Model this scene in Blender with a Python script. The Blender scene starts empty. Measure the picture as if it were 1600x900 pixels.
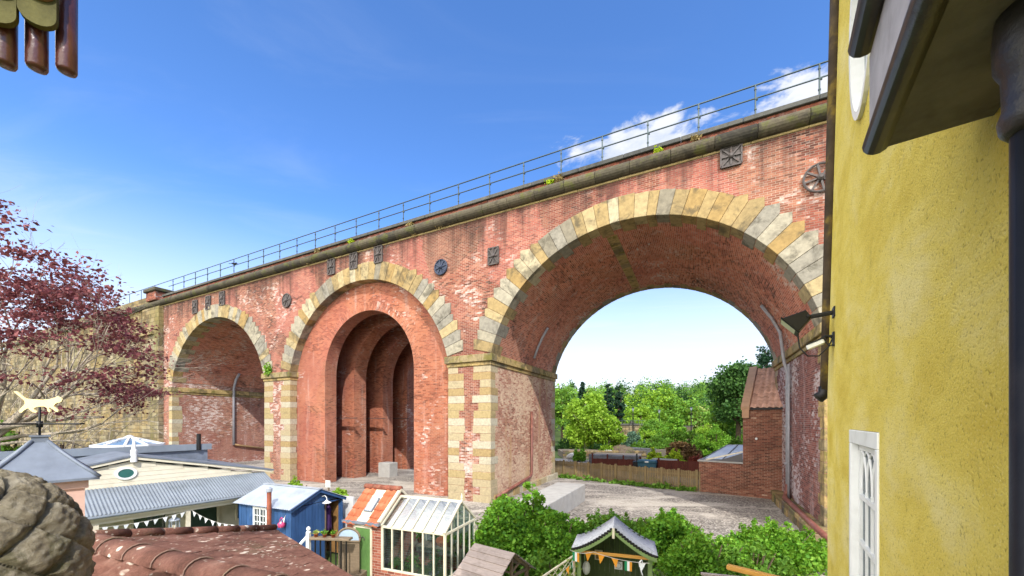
import bpy, bmesh, math, random
import numpy as np
from mathutils import Vector, Matrix, noise
R = math.radians
random.seed(7)
SC = bpy.context.scene
COL = SC.collection
F, HZ, EYE = 590.0, 657.0, 4.5          # focal length and horizon of the 1600 px photograph, eye height in metres

# ------------------------------------------------------------------ materials
def c(r, g, b):
    f = lambda v: (v/255/12.92) if v/255 <= .04045 else ((v/255+.055)/1.055)**2.4
    return (f(r), f(g), f(b), 1.0)

class G:
    def __init__(s, name):
        s.m = bpy.data.materials.new(name); s.m.use_nodes = True
        s.nt = s.m.node_tree; s.b = s.nt.nodes['Principled BSDF']; s.out = s.nt.nodes['Material Output']
    def put(s, sock, v):
        if isinstance(v, bpy.types.NodeSocket): s.nt.links.new(v, sock)
        else: sock.default_value = v
    def node(s, t, ins=None, **at):
        n = s.nt.nodes.new(t)
        for k, v in at.items(): setattr(n, k, v)
        for k, v in (ins or {}).items(): s.put(n.inputs[k], v)
        return n
    def math(s, op, a, b=0.0, cc=0.0, clamp=False):
        n = s.node('ShaderNodeMath', {0: a, 1: b, 2: cc}, operation=op); n.use_clamp = clamp
        return n.outputs[0]
    def co(s, which='Object'):
        return s.node('ShaderNodeTexCoord').outputs[which]
    def scale(s, vec, v):
        n = s.node('ShaderNodeMapping', {'Vector': vec}); n.inputs['Scale'].default_value = v
        return n.outputs[0]
    def noise(s, vec, scale, detail=4, rough=.55, dist=0.0):
        return s.node('ShaderNodeTexNoise', {'Vector': vec, 'Scale': scale, 'Detail': detail, 'Roughness': rough, 'Distortion': dist}).outputs[0]
    def voro(s, vec, scale, feature='F1', out='Distance'):
        return s.node('ShaderNodeTexVoronoi', {'Vector': vec, 'Scale': scale}, feature=feature).outputs[out]
    def ss(s, v, a, b, lo=0.0, hi=1.0):
        return s.node('ShaderNodeMapRange', {0: v, 1: a, 2: b, 3: lo, 4: hi}, interpolation_type='SMOOTHSTEP').outputs[0]
    def ramp(s, fac, stops, interp='LINEAR'):
        n = s.node('ShaderNodeValToRGB', {0: fac}); r = n.color_ramp; r.interpolation = interp
        while len(r.elements) < len(stops): r.elements.new(.5)
        for e, (p, col) in zip(r.elements, stops): e.position = p; e.color = col
        return n.outputs[0]
    def mix(s, f, a, b, blend='MIX'):
        n = s.node('ShaderNodeMix', data_type='RGBA', blend_type=blend)
        s.put(n.inputs[0], f); s.put(n.inputs[6], a); s.put(n.inputs[7], b)
        return n.outputs[2]
    def bump(s, h, strength=.4, dist=.01):
        n = s.node('ShaderNodeBump', {'Height': h, 'Strength': strength, 'Distance': dist})
        s.put(s.b.inputs['Normal'], n.outputs[0])
    def island(s): return s.node('ShaderNodeNewGeometry').outputs['Random Per Island']
    def done(s, col, rough=.8, metal=0.0, spec=.3):
        s.put(s.b.inputs['Base Color'], col); s.put(s.b.inputs['Roughness'], rough); s.put(s.b.inputs['Metallic'], metal)
        s.put(s.b.inputs['Specular IOR Level'], spec)
        return s.m

def simple(name, col, rough=.7, var=.25, scale=6.0, bump=0.0, metal=0.0, dirt=None, dirt_amt=.5, stretch=None, isl=0.0, spec=.3):
    g = G(name); v = g.co()
    if stretch: v = g.scale(v, stretch)
    n = g.noise(v, scale, 6, .6)
    dark = tuple(x*(1-var) for x in col[:3])+(1,); lite = tuple(min(1, x*(1+var*.6)) for x in col[:3])+(1,)
    k = g.ramp(n, [(.3, dark), (.7, lite)])
    if isl:
        k = g.mix(isl, k, g.ramp(g.island(), [(0, tuple(x*.55 for x in col[:3])+(1,)), (1, tuple(min(1, x*1.35) for x in col[:3])+(1,))]))
    if dirt:
        d = g.ss(g.noise(g.co(), scale*.45, 5, .65), .5, .68)
        k = g.mix(g.math('MULTIPLY', d, dirt_amt), k, dirt)
    if bump: g.bump(g.noise(v, scale*5, 4), bump, .01)
    return g.done(k, rough, metal, spec)

def brick_mat(name, cols, mortar, bw=.225, bh=.075, mw=.011, eff=.60, effcol=c(214,200,190), soot=.62, sootcol=c(45,36,33), tint=c(190,95,85), tint_amt=.5, streak=0.0, stain=None, bump=.5, fade=.08, patches=0.0, runs=0.0):
    """running bond laid on the UV map (metres): every brick its own shade, lime bloom, soot and repairs brick by brick"""
    g = G(name); uv = g.co('UV'); ob = g.co()
    sp = g.node('ShaderNodeSeparateXYZ', {0: uv})
    v = g.math('DIVIDE', sp.outputs[1], bh); row = g.math('FLOOR', v)
    u = g.math('ADD', g.math('DIVIDE', sp.outputs[0], bw), g.math('MULTIPLY', g.math('MODULO', row, 2.0), .5))
    colm = g.math('FLOOR', u)
    idv = g.node('ShaderNodeCombineXYZ', {0: colm, 1: row, 2: 0.0}).outputs[0]
    wn = g.node('ShaderNodeTexWhiteNoise', {'Vector': idv}, noise_dimensions='3D')
    rnd = wn.outputs[0]; r3 = g.node('ShaderNodeSeparateColor', {0: wn.outputs[1]})
    big = g.noise(ob, .55, 5, .6, .4)
    k = g.ramp(g.math('ADD', g.math('MULTIPLY', rnd, .7), g.math('MULTIPLY', g.ss(big, .3, .7), .3)), cols)
    k = g.mix(g.math('MULTIPLY', g.ss(g.noise(ob, .33, 3), .45, .62), tint_amt), k, tint)
    # fine grain inside each brick
    k = g.mix(.45, k, g.ramp(g.noise(ob, 22.0, 3), [(.25, (.45,.42,.42,1)), (.75, (1.25,1.2,1.15,1))]), 'MULTIPLY')
    fu = g.math('FRACT', u); fv = g.math('FRACT', v)
    mm = g.math('MAXIMUM', g.math('LESS_THAN', fu, mw/bw), g.math('LESS_THAN', fv, mw/bh))
    # old repairs: patches of wall relaid in another brick
    if patches:
        pc = g.node('ShaderNodeSeparateColor', {0: g.node('ShaderNodeTexVoronoi', {'Vector': g.node('ShaderNodeVectorMath', {0: ob, 1: g.node('ShaderNodeTexNoise', {'Vector': ob, 'Scale': 1.4, 'Detail': 4.0}).outputs[1]}, operation='ADD').outputs[0], 'Scale': .38}).outputs['Color']})
        k = g.mix(g.math('MULTIPLY', g.math('GREATER_THAN', pc.outputs[0], .66), .55*patches), k, g.mix(.5, k, c(150,104,78)))
        k = g.mix(g.math('MULTIPLY', g.math('GREATER_THAN', pc.outputs[1], .72), .7*patches), k, g.mix(.35, k, c(60,34,28), 'MIX'))
        k = g.mix(g.math('MULTIPLY', g.math('GREATER_THAN', pc.outputs[2], .75), .6*patches), k, g.mix(.5, k, c(182,96,86)))
    mcol = g.mix(g.ss(g.noise(ob, .8, 4), .4, .65), mortar, tuple(x*.55 for x in mortar[:3])+(1,))
    k = g.mix(g.math('MULTIPLY', mm, 1-fade), k, mcol)
    # lime bloom: whole regions of it, ragged and by the brick
    reg = g.ss(g.noise(ob, .22, 3, .5), .40, .62)
    e1 = g.noise(ob, .9, 7, .7, .7)
    em = g.ss(g.math('ADD', g.math('ADD', g.math('MULTIPLY', e1, .76), g.math('MULTIPLY', r3.outputs[1], .20)), g.math('MULTIPLY', g.math('SUBTRACT', reg, .6), .16)), eff, eff+.15)
    if streak:
        st = g.noise(g.scale(ob, (1.6, 1.6, .16)), 1.5, 6, .7)
        em = g.math('MAXIMUM', em, g.math('MULTIPLY', g.ss(st, .52, .72), streak))
    wob = g.ss(g.noise(ob, 9.0, 4, .7), .32, .62)
    em = g.math('MULTIPLY', em, g.math('ADD', .22, g.math('MULTIPLY', wob, .58)))
    k = g.mix(em, k, effcol)
    sm = g.ss(g.math('ADD', g.math('MULTIPLY', g.noise(ob, .5, 7, .7, .8), .85), g.math('MULTIPLY', r3.outputs[2], .15)), soot, soot+.14)
    zz = g.node('ShaderNodeSeparateXYZ', {0: ob}).outputs[2]
    if runs:      # damp black runs hanging from the ledge above
        rn = g.noise(g.scale(ob, (1.1, 1.1, .07)), 1.6, 6, .65)
        hang = g.ss(g.math('ADD', zz, g.math('MULTIPLY', g.math('SUBTRACT', rn, .5), 9.0)), 12.2, 14.6)
        sm = g.math('MAXIMUM', sm, g.math('MULTIPLY', hang, runs))
    k = g.mix(g.math('MULTIPLY', sm, .75), k, sootcol)
    if stain: 
        k = g.mix(g.math('MULTIPLY', g.ss(g.noise(g.scale(ob, (1.3,1.3,.12)), 1.2, 5, .6), .5, .66), .6), k, stain)
    g.bump(g.math('ADD', g.math('MULTIPLY', g.math('SUBTRACT', 1.0, mm), .7), g.math('MULTIPLY', g.noise(ob, 30.0, 3), .5)), bump, .012)
    k = g.node('ShaderNodeHueSaturation', {'Hue': .501, 'Saturation': .94, 'Value': .97, 'Color': k}).outputs[0]
    return g.done(k, .88, 0, .2)

REDS = [(0, c(58,38,34)), (.16, c(104,56,42)), (.36, c(136,70,52)), (.58, c(150,84,62)), (.76, c(170,112,86)), (.9, c(120,80,68)), (1, c(70,56,52))]
DARKS = [(0, c(72,42,34)), (.3, c(116,62,46)), (.65, c(150,80,56)), (1, c(168,96,70))]
BR = brick_mat('viaduct_brick', REDS, c(172,148,130), eff=.56, soot=.57, tint=c(146,72,62), tint_amt=.35, mw=.014, patches=1.0, runs=.85)
BRW = brick_mat('bloomed_pier_brick', REDS, c(176,156,138), eff=.50, soot=.60, tint=c(150,80,68), tint_amt=.4, mw=.014, patches=.6, streak=.4)
BRS = brick_mat('vault_brick', [(0, c(112,62,48)), (.35, c(172,94,68)), (.7, c(204,120,88)), (1, c(182,124,100))], c(204,176,154), eff=.55, soot=.56, effcol=c(196,184,174), tint_amt=.25, streak=.7, patches=.8)
BRP = brick_mat('limewashed_brick', [(0, c(104,56,44)), (.35, c(146,84,66)), (.7, c(170,116,94)), (1, c(134,84,70))], c(188,168,144), eff=.375, soot=.64, effcol=c(206,182,152), tint_amt=.2, tint=c(176,140,106), streak=.7, stain=c(176,142,96))
BRQ = brick_mat('bloomed_brick', [(0, c(76,42,38)), (.4, c(118,62,54)), (.8, c(144,84,72)), (1, c(104,64,60))], c(150,136,130), eff=.455, soot=.58, effcol=c(206,198,198), tint_amt=.3, tint=c(128,84,80), streak=.6)
BRI = brick_mat('lining_brick', [(0, c(104,54,38)), (.35, c(156,82,54)), (.7, c(184,106,72)), (1, c(156,98,74))], c(172,138,114), eff=.59, soot=.66, tint=c(150,76,62), tint_amt=.5, streak=.35, patches=.6)
BRD = brick_mat('chamber_brick', DARKS, c(122,98,84), eff=.58, soot=.53, effcol=c(170,162,158), tint_amt=.1, streak=.5)
BRH = brick_mat('house_brick', [(0, c(78,46,36)), (.4, c(112,66,50)), (.75, c(134,82,62)), (.93, c(152,108,84)), (.97, c(196,170,148))], c(160,138,118), eff=.72, soot=.70, tint_amt=.1)
BRG = brick_mat('garden_brick', [(0, c(110,56,44)), (.4, c(150,76,58)), (.75, c(172,98,76)), (1, c(190,130,106))], c(190,176,160), eff=.66, soot=.8, tint_amt=.2, fade=.1)

def stone_mat(name, stops, rough=.9, blotch=c(70,66,56), amt=.55, moss=None, bump=.5, fine=9.0, lo=.5):
    g = G(name); ob = g.co()
    k = g.ramp(g.island(), stops, 'CONSTANT' if len(stops) > 4 else 'LINEAR')
    k = g.mix(.55, k, g.ramp(g.noise(ob, fine, 6, .65), [(.3, (.5,.47,.42,1)), (.72, (1.3,1.25,1.15,1))]), 'MULTIPLY')
    k = g.mix(g.math('MULTIPLY', g.ss(g.noise(ob, 1.3, 6, .7, .5), lo, lo+.18), amt), k, blotch)
    if moss: k = g.mix(g.math('MULTIPLY', g.ss(g.noise(ob, 2.1, 5, .7), .5, .64), .75), k, moss)
    g.bump(g.noise(ob, 14.0, 6, .7), bump, .02)
    return g.done(k, rough, 0, .2)
VOU = stone_mat('voussoir_stone', [(0, c(158,138,98)), (.13, c(152,146,130)), (.25, c(168,152,116)), (.37, c(154,130,86)), (.48, c(140,136,126)), (.58, c(172,162,136)), (.68, c(148,130,94)), (.78, c(158,152,136)), (.88, c(130,124,110))], amt=.7, lo=.47, fine=6.0)
QUO = stone_mat('quoin_stone', [(0, c(170,158,132)), (.2, c(162,146,108)), (.4, c(174,168,150)), (.6, c(156,136,98)), (.8, c(166,154,126))], amt=.55, lo=.56)
IMP = stone_mat('impost_stone', [(0, c(158,140,96)), (.5, c(176,152,104)), (1, c(140,128,100))], amt=.75, moss=c(104,98,44), lo=.46)
COR = stone_mat('cornice_stone', [(0, c(62,60,54)), (.5, c(92,86,72)), (1, c(72,68,58))], amt=.7, blotch=c(40,38,34), moss=c(84,86,44), lo=.48)
BAND = stone_mat('band_stone', [(0, c(164,146,102)), (1, c(178,158,116))], amt=.5, blotch=c(84,78,60))
COPE = stone_mat('coping_stone', [(0, c(74,76,76)), (1, c(92,92,88))], amt=.5, blotch=c(44,44,42))
RUB = stone_mat('rubble_stone', [(0, c(120,100,74)), (.25, c(138,122,98)), (.5, c(100,88,76)), (.75, c(148,128,92)), (.9, c(92,84,80))], amt=.6, moss=c(92,98,48), lo=.48, bump=.9)
ABUT = brick_mat('abutment_stone', [(0, c(66,60,50)), (.25, c(112,100,76)), (.55, c(142,128,98)), (.8, c(156,146,118)), (1, c(112,106,94))], c(70,62,48), bw=.72, bh=.34, mw=.035, eff=.66, effcol=c(160,156,144), soot=.47, sootcol=c(58,52,40), tint=c(150,122,62), tint_amt=.5, stain=c(112,104,56), bump=.9, fade=.1)
IRON = simple('cast_iron', c(84,78,76), .6, .35, 9, .3, .15, c(84,62,52), .5)
IRONB = simple('blue_iron', c(58,66,84), .55, .3, 9, .3, .3)
RAIL = simple('railing_steel', c(70,82,84), .5, .25, 8, 0, .4)
BLACK = simple('black_paint', c(20,20,21), .5, .4, 7, .15, 0, c(52,49,46), .35, spec=.35)
LEAD = simple('lead_sheet', c(120,128,140), .6, .25, 3, .1, .2, c(92,98,104), .5)
GALV = simple('galvanised_sheet', c(168,176,186), .5, .16, 2.2, .05, .25, c(134,138,140), .5)
GREYSHEET = simple('grey_sheet', c(126,134,142), .55, .15, 2, .05, .1, c(96,104,108), .5)
PIPEG = simple('grey_pipe', c(150,150,156), .5, .15, 6)
PIPER = simple('brown_pipe', c(116,72,62), .45, .25, 6, 0, 0, c(180,130,110), .4)
CONC = simple('concrete', c(160,158,154), .9, .14, 3.5, .2, 0, c(150,146,140), .5)
CREAM = simple('cream_paint', c(214,206,184), .55, .08, 5, .05, 0, c(176,166,132), .35)
WHITE = simple('white_paint', c(226,228,226), .45, .06, 5, .05, 0, c(176,176,166), .25)
BLUE = simple('blue_paint', c(54,88,134), .55, .3, 2.5, .1, 0, c(112,142,178), .45, stretch=(3,3,.5))
GREEN = simple('green_paint', c(98,136,76), .55, .16, 4, .1, 0, c(74,104,60), .4)
OLIVE = simple('olive_stain', c(72,86,52), .75, .3, 3, .2, stretch=(6,6,.7))
SAGE = simple('sage_paint', c(122,146,92), .6, .2, 4, .1)
FELT = simple('roof_felt', c(182,184,188), .95, .2, 26, .4, 0, c(98,102,108), .45)
WOOD = simple('weathered_wood', c(126,110,90), .85, .35, 4, .25, 0, c(88,80,70), .5, stretch=(1.2,8,8), isl=.35)
GREYWOOD = simple('silvered_boards', c(164,150,142), .85, .3, 4, .25, 0, c(104,94,86), .5, stretch=(1.2,8,8), isl=.35)
FENCE = simple('fence_wood', c(128,110,78), .85, .3, 3, .2, 0, c(96,92,64), .5, isl=.4)
TIMBER = simple('new_timber', c(196,146,70), .7, .22, 4, .15, 0, c(176,140,90), .4, stretch=(1,9,9))
REDFENCE = simple('red_fence', c(92,46,36), .85, .3, 3, .2, isl=.3)
PINK = simple('pink_paint', c(206,172,156), .7, .12, 4, .1, 0, c(176,142,126), .4)
GOLD = simple('cream_gilt', c(222,204,150), .5, .1, 5)
YELFLAG = simple('orange_cloth', c(220,150,50), .9, .1, 6)
WHTFLAG = simple('white_cloth', c(226,230,232), .9, .08, 6)
GRNFLAG = simple('green_cloth', c(40,140,96), .9, .1, 6)
ROPE = simple('cord', c(190,186,176), .9, .1, 6)
PURPLE = simple('purple_cloth', c(70,44,92), .95, .25, 6)
DARK = simple('dark_recess', c(38,34,30), .9, .3, 4)
TERRA = simple('terracotta', c(176,98,66), .8, .3, 9, .2, 0, c(204,150,118), .35, isl=.45)
TERRAD = simple('old_ridge_tile', c(132,78,62), .9, .3, 14, .5, 0, c(150,132,104), .55, isl=.3)
GLAZED = simple('glazed_tile', c(84,46,40), .28, .4, 9, .2, 0, c(88,86,40), .4, spec=.6)
RUST = simple('rusty_flue', c(134,74,52), .7, .35, 6, .3)
SOIL = simple('soil', c(60,48,38), .95, .3, 12, .4)
HOT = simple('pink_enamel', c(206,74,120), .5, .15, 5)
RED = simple('red_plastic', c(176,44,40), .5, .15, 5)
BIN = simple('blue_green_bin', c(46,88,104), .5, .15, 4)
SLATE = simple('slate_grey', c(104,104,108), .8, .35, 4, .4, isl=.5)
PINKTILE = simple('house_tile', c(204,164,146), .85, .25, 9, .2, 0, c(132,100,88), .5, isl=.4)
BARK = simple('grey_bark', c(176,164,146), .9, .35, 5, .4, 0, c(96,86,72), .6)
BARKD = simple('dark_bark', c(84,70,56), .95, .35, 6, .4)
BIRCH = simple('pale_bark', c(190,182,166), .9, .25, 5, .3, 0, c(110,100,90), .5)
L_X = None
BIRD = simple('bird_feather', c(30,30,34), .8, .3, 20)

def glass_mat(name, tint, alpha=.35, rough=.06):
    g = G(name)
    tr = g.node('ShaderNodeBsdfTransparent', {0: tint})
    gl = g.node('ShaderNodeBsdfGlossy', {'Color': (.9,.93,.95,1), 'Roughness': rough})
    lw = g.node('ShaderNodeFresnel', {'IOR': 1.5}).outputs[0]
    f = g.math('ADD', alpha*.2, g.math('MULTIPLY', lw, .3), clamp=True)
    mx = g.node('ShaderNodeMixShader', {0: f, 1: tr.outputs[0], 2: gl.outputs[0]})
    df = g.node('ShaderNodeBsdfDiffuse', {0: c(190,200,206)})
    dm = g.math('MULTIPLY', g.ss(g.noise(g.co(), 3.0, 5), .3, .7), alpha*.25)
    m2 = g.node('ShaderNodeMixShader', {0: dm, 1: mx.outputs[0], 2: df.outputs[0]})
    g.nt.links.new(m2.outputs[0], g.out.inputs[0]); return g.m
EAVE = simple('eaves_paint', c(46,44,44), .42, .45, 9, .35, 0, c(104,98,92), .55, spec=.45)
GLASS = glass_mat('greenhouse_glass', (.72,.78,.80,1), .12)
PANE = glass_mat('window_glass', (.40,.46,.50,1), .45)

def leaf_mat(name, stops, trans=.35, rough=.6):
    g = G(name)
    oi = g.node('ShaderNodeObjectInfo').outputs['Random']
    big = g.noise(g.co(), .8, 3)
    f = g.math('ADD', g.math('MULTIPLY', g.island(), .6), g.math('ADD', g.math('MULTIPLY', big, .5), g.math('MULTIPLY', g.math('SUBTRACT', oi, .5), .15)))
    k = g.ramp(g.math('SUBTRACT', f, .05), stops)
    g.done(k, rough, 0, .25)
    tl = g.node('ShaderNodeBsdfTranslucent', {0: g.mix(.5, k, c(190,210,60), 'MIX') if trans > .3 else k})
    mx = g.node('ShaderNodeMixShader', {0: trans, 1: g.b.outputs[0], 2: tl.outputs[0]})
    g.nt.links.new(mx.outputs[0], g.out.inputs[0]); return g.m
L_LIME = leaf_mat('lime_leaf', [(0, c(66,98,26)), (.35, c(118,158,42)), (.7, c(152,188,60)), (1, c(178,206,92))])
L_MID = leaf_mat('mid_leaf', [(0, c(44,78,28)), (.4, c(86,130,44)), (.8, c(118,160,62)), (1, c(146,178,84))])
L_DARK = leaf_mat('dark_leaf', [(0, c(32,60,30)), (.5, c(64,102,44)), (1, c(100,138,62))], .25)
L_POP = leaf_mat('poplar_leaf', [(0, c(18,40,30)), (.5, c(36,68,46)), (1, c(60,92,58))], .2)
L_BUSH = leaf_mat('bush_leaf', [(0, c(30,62,20)), (.3, c(74,126,34)), (.65, c(118,168,50)), (1, c(160,200,86))])
L_YEL = leaf_mat('yellow_leaf', [(0, c(110,132,28)), (.5, c(168,190,36)), (1, c(200,214,70))])
L_PURP = leaf_mat('copper_leaf', [(0, c(66,34,40)), (.4, c(112,58,62)), (.8, c(146,88,86)), (1, c(178,132,122))], .25)
L_RUST = leaf_mat('rust_leaf', [(0, c(66,44,32)), (.5, c(110,86,54)), (1, c(140,116,66))], .25)
L_REDB = leaf_mat('red_leaf', [(0, c(84,36,32)), (.5, c(136,64,50)), (1, c(160,98,66))], .25)
L_BLUE = leaf_mat('glaucous_leaf', [(0, c(40,66,50)), (.5, c(84,118,92)), (1, c(130,158,132))], .25)
L_PALE = leaf_mat('pale_leaf', [(0, c(96,122,52)), (.5, c(168,182,96)), (1, c(214,218,150))], .35)
L_DRY = leaf_mat('dry_stem', [(0, c(120,104,64)), (1, c(180,160,104))], .2)

# ------------------------------------------------------------------ mesh builder
class MB:
    def __init__(s): s.v = []; s.f = []; s.uv = {}
    def add(s, pts, faces, uvs=None):
        o = len(s.v); s.v += [tuple(p) for p in pts]
        for i, f in enumerate(faces):
            if uvs and uvs[i]: s.uv[len(s.f)] = uvs[i]
            s.f.append(tuple(a+o for a in f))
        return s
    def quad(s, a, b, cc, d, uv=None): return s.add([a, b, cc, d], [(0,1,2,3)], [uv] if uv else None)
    def box(s, x0, x1, y0, y1, z0, z1, M=None):
        P = [Vector(p) for p in ((x0,y0,z0),(x1,y0,z0),(x1,y1,z0),(x0,y1,z0),(x0,y0,z1),(x1,y0,z1),(x1,y1,z1),(x0,y1,z1))]
        if M: P = [M @ p for p in P]
        return s.add(P, [(0,3,2,1),(4,5,6,7),(0,1,5,4),(1,2,6,5),(2,3,7,6),(3,0,4,7)])
    def bar(s, a, b, w, h=None, up=(0,0,1)):
        a, b = Vector(a), Vector(b); h = h or w; d = (b-a).normalized(); u = Vector(up)
        if abs(d.dot(u)) > .98: u = Vector((1,0,0))
        x = d.cross(u).normalized()*w/2; y = x.cross(d).normalized()*h/2
        P = [a-x-y, a+x-y, a+x+y, a-x+y, b-x-y, b+x-y, b+x+y, b-x+y]
        return s.add(P, [(0,1,2,3),(7,6,5,4),(1,0,4,5),(2,1,5,6),(3,2,6,7),(0,3,7,4)])
    def tube(s, pts, r, n=8, cap=True):
        pts = [Vector(p) for p in pts]; rs = r if isinstance(r, (list, tuple)) else [r]*len(pts)
        P = []; prev = None
        for i, p in enumerate(pts):
            d = (pts[min(i+1, len(pts)-1)]-pts[max(i-1, 0)]).normalized()
            u = prev if prev else (Vector((0,0,1)) if abs(d.z) < .9 else Vector((1,0,0)))
            x = d.cross(u).normalized() if d.cross(u).length > 1e-5 else Vector((1,0,0)); y = x.cross(d).normalized(); prev = y
            for j in range(n):
                t = 2*math.pi*j/n; P.append(p+x*math.cos(t)*rs[i]+y*math.sin(t)*rs[i])
        fs = []
        for i in range(len(pts)-1):
            for j in range(n): fs.append((i*n+j, i*n+(j+1)%n, (i+1)*n+(j+1)%n, (i+1)*n+j))
        if cap: fs += [tuple(range(n))[::-1], tuple((len(pts)-1)*n+j for j in range(n))]
        return s.add(P, fs)
    def lathe(s, prof, n=16, M=None):
        P = []; fs = []
        for (r, z) in prof:
            for j in range(n):
                p = Vector((r*math.cos(2*math.pi*j/n), r*math.sin(2*math.pi*j/n), z)); P.append(M @ p if M else p)
        for i in range(len(prof)-1):
            for j in range(n): fs.append((i*n+j, i*n+(j+1)%n, (i+1)*n+(j+1)%n, (i+1)*n+j))
        fs += [tuple(range(n))[::-1], tuple((len(prof)-1)*n+j for j in range(n))]
        return s.add(P, fs)
    def prism(s, poly, a, b, axis='y', M=None):
        """extrude a 2D outline (p, q) between a and b along an axis: y -> (p, *, q), x -> (*, p, q), z -> (p, q, *)"""
        mk = {'y': lambda p, q, t: (p, t, q), 'x': lambda p, q, t: (t, p, q), 'z': lambda p, q, t: (p, q, t)}[axis]
        n = len(poly); P = [Vector(mk(p, q, a)) for p, q in poly]+[Vector(mk(p, q, b)) for p, q in poly]
        if M: P = [M @ p for p in P]
        return s.add(P, [tuple(range(n)), tuple(range(2*n-1, n-1, -1))]+[(i, i+n, (i+1)%n+n, (i+1)%n) for i in range(n)])
    def ball(s, ce, r, n=10, m=7):
        rx, ry, rz = r if isinstance(r, (tuple, list)) else (r, r, r); P = []; fs = []
        for i in range(m+1):
            a = math.pi*i/m
            for j in range(n):
                b = 2*math.pi*j/n; P.append((ce[0]+rx*math.sin(a)*math.cos(b), ce[1]+ry*math.sin(a)*math.sin(b), ce[2]+rz*math.cos(a)))
        for i in range(m):
            for j in range(n): fs.append((i*n+j, (i+1)*n+j, (i+1)*n+(j+1)%n, i*n+(j+1)%n))
        return s.add(P, fs)
    def build(s, name, mat, parent=None, smooth=False, bevel=0.0, recalc=True):
        me = bpy.data.meshes.new(name); me.from_pydata(s.v, [], s.f)
        if recalc:
            bm = bmesh.new(); bm.from_mesh(me); bmesh.ops.recalc_face_normals(bm, faces=bm.faces); bm.to_mesh(me); bm.free()
        uvl = me.uv_layers.new(name='UVMap'); co = me.vertices
        for p in me.polygons:
            cu = s.uv.get(p.index); nx, ny, nz = (abs(t) for t in p.normal)
            src = s.f[p.index] if cu else None
            for li in p.loop_indices:
                vi = me.loops[li].vertex_index; q = co[vi].co
                if cu: uvl.data[li].uv = cu[src.index(vi)]
                elif nz > max(nx, ny): uvl.data[li].uv = (q.x, q.y)
                elif nx > ny: uvl.data[li].uv = (q.y, q.z)
                else: uvl.data[li].uv = (q.x, q.z)
        me.materials.append(mat)
        if smooth: me.polygons.foreach_set('use_smooth', [True]*len(me.polygons))
        o = bpy.data.objects.new(name, me); COL.objects.link(o)
        if parent: o.parent = parent
        if bevel:
            b = o.modifiers.new('bevel', 'BEVEL'); b.width = bevel; b.segments = 1; b.limit_method = 'ANGLE'; b.angle_limit = R(40)
        return o

def tag(o, label=None, cat=None, group=None, kind=None):
    if label: o['label'] = label
    if cat: o['category'] = cat
    if group: o['group'] = group
    if kind: o['kind'] = kind
    return o
def thing(name, label, cat, loc=(0,0,0), rotz=0.0, group=None):
    o = bpy.data.objects.new(name, None); COL.objects.link(o); o.empty_display_size = .2
    o.location = loc; o.rotation_euler = (0, 0, rotz)
    return tag(o, label, cat, group)
def dup(root, loc, rotz=0.0, sc=(1,1,1), label=None):
    r = root.copy(); COL.objects.link(r); r.location = loc; r.rotation_euler = (0, 0, rotz); r.scale = sc
    if label: r['label'] = label
    for ch in root.children:
        k = ch.copy(); COL.objects.link(k); k.parent = r
    return r
def at(x, y, t): return Vector(((x-800)/F*t, t, EYE+(HZ-y)/F*t))

# ------------------------------------------------------------------ leaves
def leaf_mesh(name, cl, mat, parent, size, seed=0, up=.22, shell=.45, jit=.22):
    """cl: list of (centre, (rx,ry,rz), count): small pointed leaves spread through each clump"""
    rg = np.random.default_rng(seed); Cs = []; 
    for ce, r, n in cl:
        d = rg.normal(size=(n, 3)); d /= np.linalg.norm(d, axis=1)[:, None]
        rad = shell+(1-shell)*rg.random(n)**.6
        rad *= 1+jit*rg.normal(size=n)
        Cs.append(np.array(ce)+d*rad[:, None]*np.array(r))
    Cn = np.concatenate(Cs); n = len(Cn)
    a = rg.normal(size=(n, 3)); a /= np.linalg.norm(a, axis=1)[:, None]
    nn = rg.normal(size=(n, 3)); nn[:, 2] += up*3; nn /= np.linalg.norm(nn, axis=1)[:, None]
    b = np.cross(nn, a); b /= np.linalg.norm(b, axis=1)[:, None]+1e-9
    a = np.cross(b, nn)
    L = size*(.45+1.0*rg.random(n))[:, None]; W = L*(.32+.22*rg.random(n))[:, None]
    V = np.stack([Cn-a*L*.5, Cn+b*W*.9-a*L*.05+nn*L*.08, Cn+a*L*.5, Cn-b*W*.9-a*L*.05+nn*L*.08], axis=1).reshape(-1, 3)
    me = bpy.data.meshes.new(name); me.vertices.add(4*n); me.loops.add(4*n); me.polygons.add(n)
    me.vertices.foreach_set('co', V.ravel().astype(np.float32)); me.loops.foreach_set('vertex_index', np.arange(4*n, dtype=np.int32))
    me.polygons.foreach_set('loop_start', np.arange(0, 4*n, 4, dtype=np.int32))
    me.update(calc_edges=True); me.validate(); me.materials.append(mat)
    o = bpy.data.objects.new(name, me); COL.objects.link(o)
    if parent: o.parent = parent
    return o
def crown_clumps(h0, h1, rad, n, per, seed, conic=0.0, cr=.36):
    rg = random.Random(seed); out = []; mid = (h0+h1)/2; hz = (h1-h0)/2
    for i in range(n):
        while True:
            x, y, z = rg.uniform(-1,1), rg.uniform(-1,1), rg.uniform(-1,1)
            if .2 < x*x+y*y+z*z < 1: break
        w = 1-conic*(z+1)/2
        q = rad*cr*rg.uniform(.6, 1.25)*(.5+.5*w)
        out.append(((x*rad*.78*w, y*rad*.78*w, mid+z*hz*.84), (q, q, q*.72), int(per*rg.uniform(.7,1.3))))
    return out
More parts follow.
